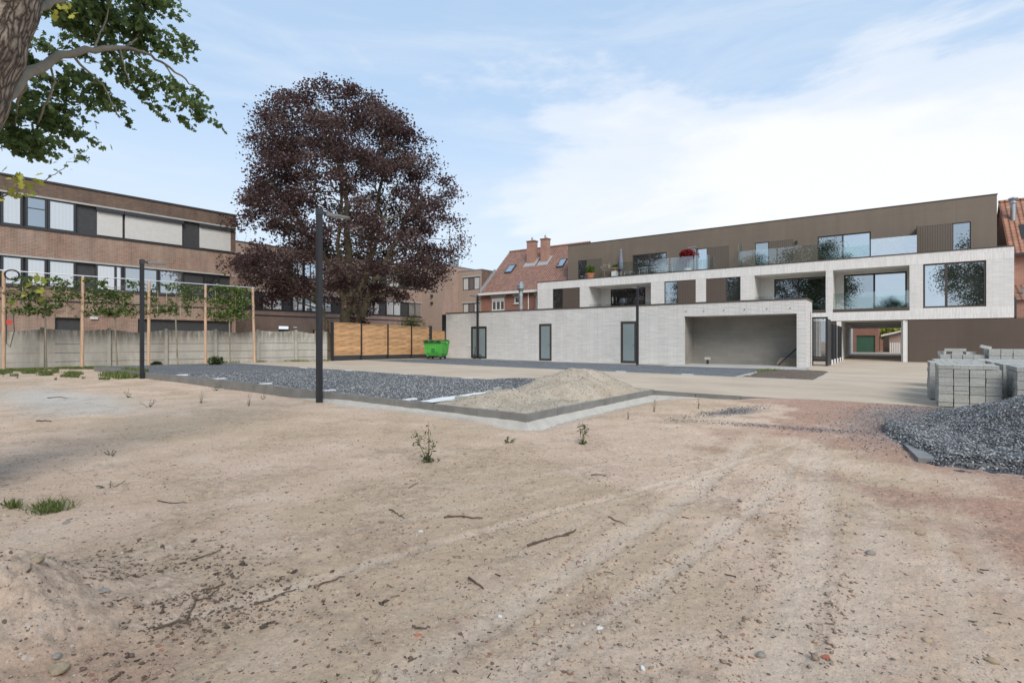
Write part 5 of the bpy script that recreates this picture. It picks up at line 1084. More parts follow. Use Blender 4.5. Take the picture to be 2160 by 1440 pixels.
# ------------------------------------------------------------------ green container
cx, cy, _ = at_d(921, 720, 32.6); cz = float(g(cx, cy))+.02
bn = thing('waste_container', 'bright green four wheeled waste container with a dark lid beside the timber fence', 'waste bin', (cx, cy, cz)); yaw = .28
bfm = Frame((cx, cy), (math.cos(yaw), math.sin(yaw))); bfm.zo = cz
mb = MB(bfm); b_, t_ = .50, .64; db_, dt_ = .40, .53
def ring(a, d, z): return [(-a, -d, z), (a, -d, z), (a, d, z), (-a, d, z)]
lv = [ring(.50, .36, .20), ring(.56, .42, .34), ring(.62, .50, 1.0)]
for k in range(2):
    for j in range(4): mb.quad(lv[k][j], lv[k][(j+1) % 4], lv[k+1][(j+1) % 4], lv[k+1][j])
mb.quad(*lv[0]); mb.box(-.66, .66, -.54, .54, 1.0, 1.07)
for s_ in (-1, 1): mb.box(s_*.3-.03, s_*.3+.03, -.505, -.47, .4, .95)
for s_ in (-1, 1): mb.tube([(s_*.66, 0, .95), (s_*.75, 0, .95)], .05, 8)
mb.build('body', M['bin_green'], bn)
mb = MB(bfm); n = 8
for k in range(n):
    u0, u1 = -1+2*k/n, -1+2*(k+1)/n; h_ = lambda u: 1.075+.10*math.sqrt(max(0, 1-u*u))
    mb.quad((-.64, .54*u0, h_(u0)), (.64, .54*u0, h_(u0)), (.64, .54*u1, h_(u1)), (-.64, .54*u1, h_(u1)))
for s_ in (-.64, .64): mb._face([(s_, .54*(-1+2*k/n), 1.075+.10*math.sqrt(max(0, 1-(-1+2*k/n)**2))) for k in range(n+1)])
mb.build('lid', plain('dark_green_lid', (.03, .13, .035), .5), bn)
MB(bfm).tube([(-.60, -.60, 1.05), (.60, -.60, 1.05)], .02, 6).build('push_handle', M['rubber'], bn)
for s_ in (-.4, 0, .4): MB(bfm).box(s_-.07, s_+.07, -.62, -.5, 1.05, 1.12).build('grip', M['rubber'], bn)
for sx_ in (-.42, .42):
    for sy_ in (-.3, .3): w = MB(bfm).tube([(sx_-.03, sy_, .09), (sx_+.03, sy_, .09)], .09, 14).build('wheel', M['rubber'], bn); MB(bfm).box(sx_-.05, sx_+.05, sy_-.05, sy_+.05, .16, .21).build('castor_fork', M['zinc'], w)
MB(bfm).box(-.12, .12, -.475, -.462, .42, .66).build('dark_emblem', plain('dark_green_mark', (.03, .2, .03), .6), bn); mb = MB(bfm); mb.box(-.67, -.52, -.3, -.02, .72, 1.03); mb.build('black_bag_edge', M['rubber'], bn)
# ------------------------------------------------------------------ purple maple
RT, FW = np.array([CC, SS, 0]), np.array([-SS, CC, 0])
def cam_pt(x, y, D, q=0):
    "point seen at pixel x,y in a plane D in front of the eye, moved q further away sideways-true"
    return RT*((x-1080)/F*D)+FW*(D+q)+np.array([0, 0, (720-y)/F*D])
def curve(a, b, sag=0, n=5, jit=.0):
    a, b = np.array(a, float), np.array(b, float); out = []
    for i in range(n+1):
        t = i/n; p = a*(1-t)+b*t; p = p+np.array([0, 0, sag*math.sin(math.pi*t)]); 
        if 0 < i < n and jit: p = p+rng.normal(0, jit, 3)
        out.append(tuple(p))
    return out
MD = 34.0
mp_ = thing('purple_maple', 'large purple leaved maple with several mossy stems rising behind the timber fence', 'tree', tuple(cam_pt(735, 758, MD)))
yy_ = [168, 185, 200, 220, 250, 290, 330, 380, 420, 460, 500, 560, 600, 660]
Lx = [655, 612, 582, 566, 552, 528, 534, 520, 500, 494, 486, 480, 482, 560]; Rx = [745, 800, 838, 850, 880, 905, 928, 960, 972, 972, 984, 984, 965, 880]
bx_ = [475, 520, 570, 640, 700, 760, 800, 860, 930, 990]; by_ = [585, 600, 650, 640, 640, 690, 605, 622, 590, 545]
stems = [[(728, 755, 0, .42), (730, 690, 0, .36), (735, 600, 0, .28), (732, 520, .2, .22), (724, 400, .3, .15), (716, 300, .2, .09), (702, 215, 0, .04)],
 [(742, 755, .4, .3), (757, 670, .5, .24), (785, 590, .8, .18), (825, 500, 1.5, .13), (862, 400, 2, .08), (885, 320, 2, .03)],
 [(735, 660, .6, .25), (762, 560, 1.2, .18), (782, 440, 1.6, .13), (795, 320, 1.5, .07), (800, 230, 1, .03)],
 [(728, 640, 0, .18), (700, 560, -1, .14), (655, 480, -2, .1), (610, 410, -2.4, .05), (580, 330, -2, .02)],
 [(700, 755, -.4, .16), (697, 680, -.6, .13), (680, 630, -1, .09), (630, 590, -2, .05), (560, 570, -2.5, .02)],
 [(748, 740, -.5, .12), (772, 640, -1.5, .10), (805, 560, -2.6, .07), (832, 490, -3, .04)],
 [(735, 600, 1, .16), (760, 520, 3, .12), (770, 440, 4.5, .08), (750, 350, 5, .04)],
 [(732, 610, -.5, .16), (738, 520, -2.4, .11), (760, 420, -3.6, .07), (740, 330, -4, .03)]]
mb = MB(); SP = []
for st in stems:
    pts = [cam_pt(x, y, MD, q) for x, y, q, r in st]; rad = [k[3] for k in st]; P2, R2 = [], []
    for i in range(len(pts)-1):
        for k in range(5): t_ = k/5; P2.append(pts[i]*(1-t_)+pts[i+1]*t_+rng.normal(0, .05, 3)*(i+k > 0)); R2.append(rad[i]*(1-t_)+rad[i+1]*t_)
    P2.append(pts[-1]); R2.append(rad[-1]); mb.tube([tuple(p) for p in P2], R2, 10); SP += [(p, r) for p, r in zip(P2, R2)]
SPP = np.array([p for p, r in SP]); SPR = np.array([r for p, r in SP])
cl = []; tries = 0
while len(cl) < 330 and tries < 20000:
    tries += 1
    y = 222+(650-222)*random.random(); L_ = np.interp(y, yy_, Lx)+16; R_ = np.interp(y, yy_, Rx)-16; th = random.random()*6.283; rr_ = random.random()**.36
    s_, q_ = rr_*math.cos(th), rr_*math.sin(th); x = (L_+R_)/2+(R_-L_)/2*.90*s_
    if y > np.interp(x, bx_, by_)-14: continue
    c = cam_pt(x, y, MD, q_*(R_-L_)/2/F*MD*.9)
    # hollow pockets where sky shows through
    if (s_*s_+q_*q_) < .32 and random.random() < .82: continue
    if any(math.hypot(x-a, (y-b)*1.0) < r for a, b, r in ((560, 470, 17), (610, 530, 15), (905, 405, 26), (870, 385, 16), (560, 395, 8))): continue
    if any(np.linalg.norm(c-k) < .78 for k in cl): continue
    cl.append(c)
# fringe clumps on the silhouette
for x, y in ((520, 285), (535, 300), (560, 230), (575, 205), (640, 178), (700, 172), (760, 190), (820, 212), (828, 225), (850, 250), (905, 300), (925, 340), (955, 378), (968, 400), (975, 470), (982, 500), (978, 540), (490, 440), (486, 480), (500, 410), (525, 370), (478, 560), (500, 585), (545, 625), (565, 652), (600, 640), (800, 615), (860, 640), (840, 628), (905, 612), (760, 700), (745, 690), (590, 610), (630, 615), (680, 625), (930, 575)):
    cl.append(cam_pt(x+(735-x)*.075, y+(430-y)*.06, MD, rng.normal(0, 1))-np.array([0, 0, .55 if y < 260 else 0]))
P, VV = [], []
for c in cl:
    n = int(185+170*random.random()); r = np.array([.95, .95, .55])*random.uniform(.75, 1.2)
    p = np.clip(rng.normal(0, .46, (n, 3)), -.95, .95)*r; p[:, 2] -= .12*(p[:, 0]**2+p[:, 1]**2)
    p += c; P.append(p); VV.append(np.clip(rng.normal(.2+.6*random.random(), .22, n), 0, 1))
    k = np.argmin(np.linalg.norm(SPP-c, axis=1)+np.maximum(0, SPP[:, 2]-c[2]+.5)*3); r0 = min(SPR[k]*.6, .055)
    mb.tube(curve(SPP[k], c, .35*random.random(), 5, .08), [r0, r0*.85, r0*.7, r0*.5, r0*.35, .006], 5, False)
mb.build('trunk', M['bark_dark'], mp_, smooth=True)
P = np.concatenate(P); VV = np.concatenate(VV)
leaves('crown', P, .155, M['leaf_maple'], mp_, 'kite', .35, VV, droop=.3)
print('maple leaves', len(P), len(cl))
# ------------------------------------------------------------------ oak at the left
ok = thing('oak_tree', 'big oak with rough pale bark and a long drooping leafy bough at the upper left', 'tree', (0, 0, 0))
TD = 4.3
tp = [(-330, 1050, 3.9, .50), (-270, 800, 4.0, .44), (-250, 560, 4.1, .40), (-185, 380, 4.15, .37), (-124, 230, 4.2, .35), (-62, 90, 4.3, .335), (-10, -60, 4.4, .32), (60, -260, 4.6, .28), (150, -520, 5, .2)]
b0 = cam_pt(-330, 1050, 3.9); ok.location = tuple(b0); origin[ok.name] = tuple(b0)
P3 = [cam_pt(x, y, d) for x, y, d, r in tp]; R3 = [k[3] for k in tp]; mb = MB(); P2, R2 = [], []
for i in range(len(P3)-1):
    for k in range(8): t_ = k/8; P2.append(tuple(P3[i]*(1-t_)+P3[i+1]*t_)); R2.append((R3[i]*(1-t_)+R3[i+1]*t_)*(1+.03*math.sin(i*3+k)))
mb.tube(P2, R2, 40)
mb.build('trunk', M['oak_bark'], ok, smooth=True)
tr_ = ok.children[0]
mb = MB()
def bough(pts, mb=mb, n=8):
    P = [cam_pt(x, y, d) for x, y, d, r in pts]; Q, R = [], []
    for i in range(len(P)-1):
        for k in range(4): t_ = k/4; Q.append(tuple(P[i]*(1-t_)+P[i+1]*t_+rng.normal(0, .008, 3))); R.append(pts[i][3]*(1-t_)+pts[i+1][3]*t_)
    Q.append(tuple(P[-1])); R.append(pts[-1][3]); mb.tube(Q, R, n)
bough([(-50, 225, 4.2, .06), (10, 205, 4.45, .055), (62, 152, 4.9, .046), (130, 118, 5.3, .038), (200, 105, 5.7, .032), (270, 100, 6.1, .025), (320, 118, 6.4, .015), (360, 145, 6.6, .014), (400, 175, 6.8, .008), (425, 195, 6.9, .004)])
bough([(270, 100, 6.1, .011), (300, 60, 6.3, .009), (305, 10, 6.4, .014), (310, -60, 6.4, .01)]); bough([(200, 105, 5.7, .010), (215, 60, 5.8, .008), (240, -20, 5.9, .006)])
bough([(105, 130, 5.2, .011), (115, 175, 5.2, .009), (100, 215, 5.2, .01), (80, 260, 5.2, .008)]); bough([(60, 155, 4.9, .02), (45, 200, 5, .012), (30, 270, 5.1, .008)])
bough([(150, 115, 5.4, .014), (190, 155, 5.5, .01), (225, 190, 5.6, .006), (245, 240, 5.6, .004)]); bough([(350, 138, 6.5, .01), (372, 175, 6.6, .007), (380, 210, 6.7, .005)]); bough([(250, 100, 6, .012), (262, 140, 6, .008), (275, 175, 6, .005)])
bough([(60, 20, 4.6, .04), (110, 5, 5.1, .03), (170, -20, 5.5, .025), (300, -60, 6, .02)])
mb.build('bough', M['bark_pale'], ok, smooth=True)
CL = [(130,12,35,22),(170,55,22,24),(150,92,28,13),(95,95,24,22),(118,30,34,20),(70,130,24,12),(225,35,28,32),(258,50,32,32),(290,18,28,20),(345,15,20,15),(322,8,25,15),(300,60,25,20),(330,75,28,20),(360,95,18,24),(388,88,14,18),(340,108,16,13),(303,85,20,14),(250,118,20,13),(258,150,20,24),(285,172,14,14),(305,160,11,12),(270,178,12,11),(335,158,11,11),(372,188,20,14),(392,212,24,24),(418,238,17,18),(440,238,16,14),(428,205,7,5),(356,242,8,16),(384,252,12,10),
 (60,195,28,15),(112,168,28,13),(150,150,22,12),(128,195,24,16),(190,185,22,20),(215,190,11,20),(235,212,14,20),(250,243,9,11),(180,215,22,16),(90,228,34,24),(60,255,30,24),(42,290,28,16),(80,300,38,18),(25,310,20,16),(60,318,18,9),(150,240,16,12),(155,282,17,20),(138,312,10,12),(112,262,22,20),(20,250,22,22),(190,60,25,25),(230,90,25,10),(45,110,15,20),(200,20,30,20),(170,-20,50,20),(270,-20,50,20),(350,-15,30,15)]
P, VV = [], []
for x, y, rx, ry in CL:
    D = 5.0+1.9*min(1, max(0, x/430)); n = int(rx*ry*.22)+16
    u = rng.normal(0, .46, (n, 3)); u = u/np.maximum(1, np.linalg.norm(u, axis=1)/1.0)[:, None]
    # twig-wise sub clusters
    sub = rng.normal(0, .5, (max(3, n//9), 3)); u = sub[rng.integers(0, len(sub), n)]+rng.normal(0, .24, (n, 3))
    k = np.linalg.norm(u[:, :2], axis=1) < 1.15; u = u[k]
    p = np.array([cam_pt(x+a*rx, y+b*ry, D, c*.32) for a, b, c in u]); P.append(p); VV.append(np.clip(rng.normal(.42 if x < 200 and y < 130 else .25+.2*random.random(), .25, len(p)), 0, 1))
P = np.concatenate(P); VV = np.concatenate(VV)
leaves('foliage', P, .068, M['leaf_oak'], ok, 'lobed', .1, VV, droop=.6)
# yellow shoots
mb = MB(); bough([(-40, 440, 3.6, .006), (30, 408, 3.6, .005), (65, 392, 3.7, .004), (105, 375, 3.8, .003), (145, 345, 3.9, .002), (188, 312, 4, .0015)], mb, 5)
mb.build('low_shoot', M['twig'], ok); mb = MB(); bough([(-30, 615, 3.4, .006), (40, 622, 3.4, .004), (75, 610, 3.4, .003), (98, 590, 3.4, .002)], mb, 5); mb.build('low_shoot', M['twig'], ok)
P = [cam_pt(x, y, 3.6) for x, y in ((10, 378), (20, 398), (45, 385), (58, 404), (30, 410), (62, 412), (72, 408), (8, 405), (18, 372), (40, 372), (5, 420), (92, 378), (80, 385))]+[cam_pt(x, y, 3.4) for x, y in ((60, 610), (80, 600), (95, 580), (105, 602), (65, 618), (40, 625), (75, 585), (20, 640))]+[cam_pt(x, y, 4.4) for x, y in ((8, 12), (20, 20), (5, 35), (112, 25), (125, 15), (140, 8), (118, 38), (150, 30), (138, 25), (10, 5), (30, 10))]
P = np.repeat(np.array(P), 2, 0)+rng.normal(0, .025, (len(P)*2, 3)); leaves('yellow_leaves', P, .05, M['leaf_yellow'], ok, 'lobed', .1)
P = np.array([cam_pt(x, y, 3.9) for x, y in ((105, 372), (118, 360), (128, 365), (140, 350), (150, 335), (160, 340), (168, 325), (178, 318), (152, 358), (185, 310), (95, 380))]); leaves('small_leaves', P, .035, M['leaf_oak'], ok, 'lobed', .1)
# ------------------------------------------------------------------ trees behind the viewer, mirrored in the windows
def round_tree(loc, H, R, label, seed):
    t = thing('leafy_tree', label, 'tree', loc, 'trees behind the viewer mirrored in the windows'); x, y, z = loc
    mb = MB(); mb.tube([(x, y, z), (x+.1, y, z+H*.4), (x, y+.1, z+H*.85)], [.28, .2, .05], 8); C_l = []
    while len(C_l) < 115:
        v = rng.normal(0, 1, 3); v /= np.linalg.norm(v); v *= random.random()**.4; zc = .58+.38*v[2]; rad_ = R*(1-.35*abs(v[2]))
        C_l.append(np.array([x+v[0]*rad_, y+v[1]*rad_, z+H*zc]))
    P = []
    for c in C_l: P.append(c+rng.normal(0, .55, (230, 3))*np.array([1, 1, .6])*R/4); mb.tube(curve((x, y, z+H*.3+.4*(c[2]-z-H*.3)), c, .2, 3), [.06, .05, .03, .01], 4, False)
    mb.build('trunk', M['bark_dark'], t); leaves('crown', np.concatenate(P), .22, M['leaf_dark'], t, 'kite'); return t
tr0 = round_tree((10.8, -15, -1.4), 17.5, 5.4, 'leafy tree mirrored in the big square window at the right', 1)
for (x, y, sc, lab) in ((-10.2, -15, 1.08, 'tall leafy tree mirrored in the double window of the top storey'), (-.3, -19, .5, 'small leafy tree mirrored low in the right hand loggia'), (-19.5, -14, .95, 'leafy tree mirrored in the middle loggia'), (-29, -15, .8, 'leafy tree mirrored in the narrow windows left of the middle'), (-38, -16, .72, 'leafy tree mirrored above the leftmost loggia'), (-47, -14, .95, 'leafy tree mirrored in the terrace window behind the garden table'), (-57, -16, .8, 'leafy tree mirrored at the far left end of the facade')):
    c = copy_tree(tr0); c.location = (x, y, -1.4); c.scale = (sc, sc, sc); c.rotation_euler = (0, 0, x*1.7); c['label'] = lab
# ------------------------------------------------------------------ ground level plants
def gpt(x, y):
    z = -1.28
    for _ in range(12): p = on_z(x, y, z); z = float(sand(p[0], p[1])) if not inside(np.array(p[0]), np.array(p[1])) else float(g(p[0], p[1]))
    return (p[0], p[1], z)
def weed(px_, py_, h, label, mat='leaf_mid', n=90, spread=.3, sz=.055, group=None, name='weed', bare=False):
    x, y, z = gpt(px_, py_); t = thing(name, label, 'weed', (x, y, z), group); mb = MB(); P = []
    ns = 5 if not bare else 4
    for k in range(ns):
        a = random.random()*6.28; hh = h*(1 if k == 0 else random.uniform(.4, .85)); sp_ = spread*h*(0.1 if k == 0 else 1)
        p0, p1, p2 = np.array((x, y, z-.02)), np.array((x+math.cos(a)*sp_*.6, y+math.sin(a)*sp_*.6, z+hh*.5)), np.array((x+math.cos(a)*sp_, y+math.sin(a)*sp_, z+hh))
        mb.tube([tuple(p0), tuple(p1), tuple(p2)], [.004, .003, .0015], 5)
        for j in range(n//ns): tt = random.uniform(.12, 1); q = p0*(1-tt)+p2*tt if tt > .5 else p0*(1-tt)+p1*tt*1.0; P.append(q+rng.normal(0, .05*h*2, 3)*np.array([1, 1, .25]))
    mb.build('stem', M['twig' if bare else 'leaf_stem'], t)
    leaves('foliage', np.array(P), sz, M[mat], t, 'long', .5); return t
M['leaf_stem'] = plain('green_stem', (.09, .11, .04), .8)
M['leaf_brown'] = leafmat('dried_leaf', [(.12, .06, .03), (.2, .11, .06), (.16, .07, .04)], .2)
weed(903, 974, .42, 'tallest leafy green weed, standing alone in the sand left of the kerb corner', n=170, spread=.35)
weed(1228, 937, .30, 'leafy green weed in the sand to the right of the kerb corner', n=90, spread=.3)
weed(1070, 933, .07, 'low flat green tuft in the sand between the two leafy weeds', n=120, spread=1.4, sz=.04)
weed(1380, 868, .22, 'rusty dried weed stalk near the inner kerb corner', 'leaf_brown', 40, .1, .03, bare=True); weed(1473, 862, .20, 'rusty dried weed stalk farthest right along the kerb', 'leaf_brown', 30, .1, .03, bare=True); weed(1325, 884, .16, 'shortest rusty dried weed stalk beside the returning kerb', 'leaf_brown', 22, .1, .03, bare=True)
weed(315, 858, .14, 'wispy pale weed left of the middle, the widest one in the left sand', n=60, spread=1.1, sz=.04); weed(425, 850, .26, 'thin upright weed below the gravel bay, left of the tall lamp post', n=26, spread=.15, sz=.035); weed(525, 856, .26, 'thin upright weed nearest the tall lamp post on its left', n=22, spread=.15, sz=.035); weed(272, 838, .2, 'bushy pale weed in the sand below the farther lamp post', n=50, spread=.5, sz=.04)
weed(235, 960, .05, 'low straggling weed in the bare sand at the left', n=50, spread=2.2, sz=.03); weed(232, 1028, .05, 'flat sprig of weed above the twigs at the left', n=40, spread=2.2, sz=.03); weed(556, 842, .14, 'small weed at the foot of the kerb left of the tall lamp post', n=26, spread=.4, sz=.04); weed(455, 806, .2, 'green weed growing through the edge of the gravel bay', n=60, spread=.6, sz=.05)
for x, y, h, l in ((248, 770, .55, 'bushy dark bramble at the foot of the second trained tree'), (455, 769, .38, 'low dark bramble at the foot of the dense round young tree'), (330, 773, .25, 'small bramble at the foot of the third timber post')): 
    wx, wy, wz_ = gpt(x, y); t = thing('bramble', l, 'bramble', (wx, wy, wz_)); leaf_cloud(260, (wx, wy, wz_+h*.45), (h*.9, h*.9, h*.5), .11, M['leaf_mid'], t, shape='oval'); MB().tube([(wx, wy, wz_-.05), (wx+.1, wy, wz_+h*.5), (wx+.3, wy, wz_+h*.4)], .01, 5).build('stem', M['leaf_brown'], t)
def blades(name, A, B, h, label, w=.006, mat='grass', lean=.5):
    n = len(A); Z = np.where(inside(A, B), g(A, B), sand(A, B)); a = rng.uniform(0, 6.28, n); l = rng.uniform(.1, 1, n)*lean; hh = h*rng.uniform(.4, 1.2, n)
    tip = np.stack([A+np.cos(a)*l*hh, B+np.sin(a)*l*hh, Z+hh*(1-.3*l)], 1); b = rng.uniform(0, 6.28, n); dx = np.stack([np.cos(b), np.sin(b), 0*b], 1)*w
    P0 = np.stack([A, B, Z-.01], 1); mid = P0*.5+tip*.5+np.array([0, 0, 1])*(.12*hh)[:, None]
    V = np.stack([P0-dx, P0+dx, mid+dx*.8, tip, mid-dx*.8], 1).reshape(-1, 3)
    return np_mesh(name, V, np.arange(n*5).reshape(n, 5), 5, M[mat], None, {'var': np.repeat(rng.random(n), 5)})
A, B = [], []
while len(A) < 16000:
    a = rng.uniform(-29, -18.5, 4000); b = rng.uniform(4.2, 8.2, 4000)
    de = (a-WA.x)*(-wd.y)+(b-WA.y)*wd.x      # negative towards the yard
    f_ = fbm(a*.9, b*.9, 33, 4)+fbm(a*3, b*3, 34, 3)*.7; k = (de < -.1) & (f_ > -.03+.05*np.abs(de+1.2)) & (b < 6.95+(a < -24.3)*3); A += list(a[k]); B += list(b[k])
A, B = np.array(A), np.array(B); tag(blades('grass', A, B, .11, '', .006), 'patchy green grass along the foot of the concrete wall', 'grass', kind='stuff')
a = rng.uniform(0, WL, 5000); off = np.abs(rng.normal(0, .4, 5000))+.08; P = [wf.w(t_, -o_, 0) for t_, o_ in zip(a, off)]; A, B = np.array([p[0] for p in P]), np.array([p[1] for p in P]); k = (fbm(A*1.5, B*1.5, 3, 3) > 0)
tag(blades('wall_weeds', A[k], B[k], .12, '', .007), 'thin weeds growing against the concrete wall', 'weeds', kind='stuff')
x, y, z = gpt(105, 1075); n = 420; A = x+rng.uniform(-.14, .14, n); B = y+rng.normal(0, .05, n); o = tag(blades('grass_tuft', A, B, .075, '', .0028, lean=1.2), 'spreading tuft of bright green grass in the sand at the left', 'grass tuft')
x, y, z = gpt(30, 1072); n = 150; A = x+rng.uniform(-.06, .06, n)-.04; B = y+rng.uniform(-.04, .04, n); tag(blades('grass_tuft', A, B, .08, '', .0025, lean=1.2), 'small grass tuft at the left edge beside the bigger tuft', 'grass tuft')
x, y, z = gpt(260, 783); n = 900; A = x+rng.uniform(-.9, .9, n); B = y+rng.uniform(-.45, .45, n); tag(blades('grass_tuft', A, B, .17, '', .012), 'lush grass clump at the left corner of the gravel bay', 'grass tuft')
A = rng.normal(-3.9, .25, 500); B = rng.normal(22.5, .5, 500); tag(blades('bed_weeds', A, B, .14, '', .012), 'green weeds at the left end of the topsoil bed', 'weeds', kind='stuff')
# shrub behind the timber fence
c = at_d(868, 676, 37); t = thing('shrub', 'light green shrub peeping over the timber fence left of the outbuilding', 'shrub', (c[0], c[1], -1.1)); leaf_cloud(1500, (c[0], c[1], c[2]-.3), (1.0, 1.0, .75), .16, M['leaf_green'], t, shape='long', shell=.5); MB().tube([(c[0], c[1], -1.1), (c[0], c[1], c[2]-.4)], .05, 6).build('stem', M['bark_pale'], t)
# ------------------------------------------------------------------ twigs and stones lying in the sand
def twig(pts, r, label, extra=()):
    t = thing('fallen_twig', label, 'twig', gpt(*pts[0]), 'fallen twigs on the sand'); mb = MB()
    for pp_ in (pts, *extra):
        P = [];
        for i in range(len(pp_)-1):
            a, b = gpt(*pp_[i]), gpt(*pp_[i+1])
            for k in range(4): t_ = k/4; q = [a[j]*(1-t_)+b[j]*t_ for j in range(3)]; P.append((q[0]+random.gauss(0, .004), q[1]+random.gauss(0, .004), float(sand(q[0], q[1]))+r*.9+random.uniform(0, .006)))
        b = gpt(*pp_[-1]); P.append((b[0], b[1], b[2]+r)); m_ = len(P); mb.tube(P, [r*(1-.55*i/m_) for i in range(m_)], 6)
    mb.build('stick', M['twig'], t); return t
twig([(325, 1330), (392, 1312), (412, 1268), (440, 1264), (462, 1240)], .0055, 'longest forked twig lying at the lower left', ([(412, 1268), (405, 1258)], [(424, 1248), (476, 1232)], [(392, 1312), (400, 1322)]))
twig([(662, 1241), (690, 1230), (727, 1217)], .0055, 'straight dark twig lying left of the middle of the sand'); twig([(535, 1276), (580, 1264), (625, 1243)], .0045, 'slim twig between the forked twig and the straight dark one'); twig([(1113, 1153), (1150, 1140), (1200, 1130)], .008, 'thick curved stick in the centre of the sand', ([(1190, 1132), (1215, 1118)],))
twig([(938, 1093), (975, 1090), (1018, 1094)], .0075, 'horizontal stick lying left of the centre of the sand'); twig([(986, 1221), (1003, 1230), (1020, 1243)], .007, 'short thick stick pointing down right at the centre'); twig([(1283, 1092), (1300, 1100), (1318, 1106)], .005, 'short slanting twig right of the centre stick'); twig([(335, 1057), (360, 1062), (395, 1061)], .005, 'bent twig above the forked twig in the left sand')
twig([(406, 1182), (440, 1172), (466, 1160)], .0045, 'twig pointing up right in the left sand'); twig([(78, 889), (95, 888), (108, 890)], .012, 'short dark stick near the left edge of the sand'); twig([(1245, 1003), (1262, 1003), (1280, 1004)], .006, 'short flat twig in the sand right of the leafy weeds'); twig([(862, 1030), (870, 1025), (882, 1018)], .004, 'small slanting twig below the tallest weed'); twig([(822, 1076), (838, 1086), (853, 1094)], .005, 'small curved twig left of the horizontal stick'); twig([(870, 1325), (890, 1328), (908, 1324)], .005, 'small bowed twig at the lower middle'); twig([(230, 1438), (250, 1428), (262, 1420)], .006, 'broken twig at the bottom edge on the left'); twig([(100, 840), (125, 838), (142, 840)], .01, 'thin grey stick on the pale patch by the grass')
A, B = scatter(1900, 1.8, 12, 1.2); k = ~inside(A, B) & (fbm(A, B, 123, 3)+.12*np.exp(-((A+3.2)/1.5)**2-((B-1)/1)**2) > -.03); A, B = A[k], B[k]
n = len(A); L_ = np.clip(rng.lognormal(-4.15, .5, n), .004, .06); th = rng.uniform(0, 3.14, n); Z = sand(A, B); w_ = L_*.045+.0006; dx, dy = np.cos(th)*L_, np.sin(th)*L_
Zb = sand(A+dx, B+dy); px2, py2 = -np.sin(th)*w_, np.cos(th)*w_
V = np.stack([np.stack([A-px2, B-py2, Z+.001], 1), np.stack([A+px2, B+py2, Z+.001], 1), np.stack([A, B, Z+w_*2+.003], 1), np.stack([A+dx-px2*.6, B+dy-py2*.6, Zb+.001], 1), np.stack([A+dx+px2*.6, B+dy+py2*.6, Zb+.001], 1), np.stack([A+dx, B+dy, Zb+w_+.003], 1)], 1).reshape(-1, 3)
f_ = np.array([(0, 1, 4, 3), (1, 2, 5, 4), (2, 0, 3, 5)]); tag(np_mesh('twig_litter', V, (f_[None]+np.arange(n)[:, None, None]*6).reshape(-1, 4), 4, varmat('litter', [(0, (.07, .045, .03)), (.6, (.15, .1, .065)), (1, (.3, .22, .15))]), None, {'var': np.repeat(rng.random(n), 6)}), 'fine twig and leaf litter strewn over the sand', kind='stuff')
def rock(px_, py_, s_, col, label, flat=.5):
    x, y, z = gpt(px_, py_); mb = MB(); import bmesh
    bm = bmesh.new(); bmesh.ops.create_icosphere(bm, subdivisions=3, radius=1)
    o = rng.uniform(0, 99)
    for v in bm.verts:
        c = v.co; k = 1+.5*float(fbm(c.x*1.1+o, c.y*1.1+c.z*1.3, 3, 3)); v.co = Vector((round(c.x*k*4)/4*.4+c.x*k*.6, c.y*k*.75, c.z*k*flat))*s_
    me = bpy.data.meshes.new('stone'); bm.to_mesh(me); bm.free(); me.materials.append(col); ob = bpy.data.objects.new('stone', me); COL.objects.link(ob); ob.location = (x, y, z+s_*flat*.35); ob.rotation_euler = (0, 0, o); return tag(ob, label, 'stone')
rs1, rs2, rs3, rs4 = (plain('tan_stone', (.34, .26, .17), .9, var=.25, scale=30, bump=.5), plain('brick_shard', (.4, .12, .07), .9, var=.25, scale=30, bump=.5), plain('grey_stone', (.25, .225, .195), .9, var=.25, scale=30, bump=.5), plain('whitish_stone', (.6, .58, .54), .9, var=.15, scale=30, bump=.4))
for a in ((1955, 1352, .024, rs1, 'largest tan stone in the lower right of the sand'), (1742, 1386, .016, rs2, 'red brick shard in the lower right of the sand'), (1836, 1167, .03, rs3, 'flat grey stone above the tan stones on the right'), (2092, 1395, .024, rs1, 'tan lump near the lower right corner'), (1940, 1125, .03, rs1, 'pale tan stone on the reddish sand'), (125, 1408, .04, rs1, 'big flat brown stone at the lower left corner', .35), (120, 1355, .02, rs3, 'round grey pebble above the big flat stone'), (140, 1102, .03, rs3, 'blue grey flat stone under the grass tuft', .3), (215, 1246, .03, rs3, 'pale flat stone beside the earth pile', .25), (887, 1121, .018, rs4, 'small white stone left of the horizontal stick'), (1265, 1325, .017, rs4, 'small white stone at the bottom of the tyre track'), (1605, 1383, .02, rs3, 'dark pebble below the tyre tracks', .7), (78, 1240, .035, rs1, 'brown clod on the crest of the earth pile'), (1055, 1300, .012, rs4, 'tiny white chip below the centre of the sand'), (882, 1340, .014, rs2, 'small brick chip at the lower middle'), (1905, 1012, .02, rs3, 'dark stone on the reddish sand below the gravel heap'), (1790, 1089, .025, rs3, 'bluish stone right of the tyre tracks', .35)): rock(*a)
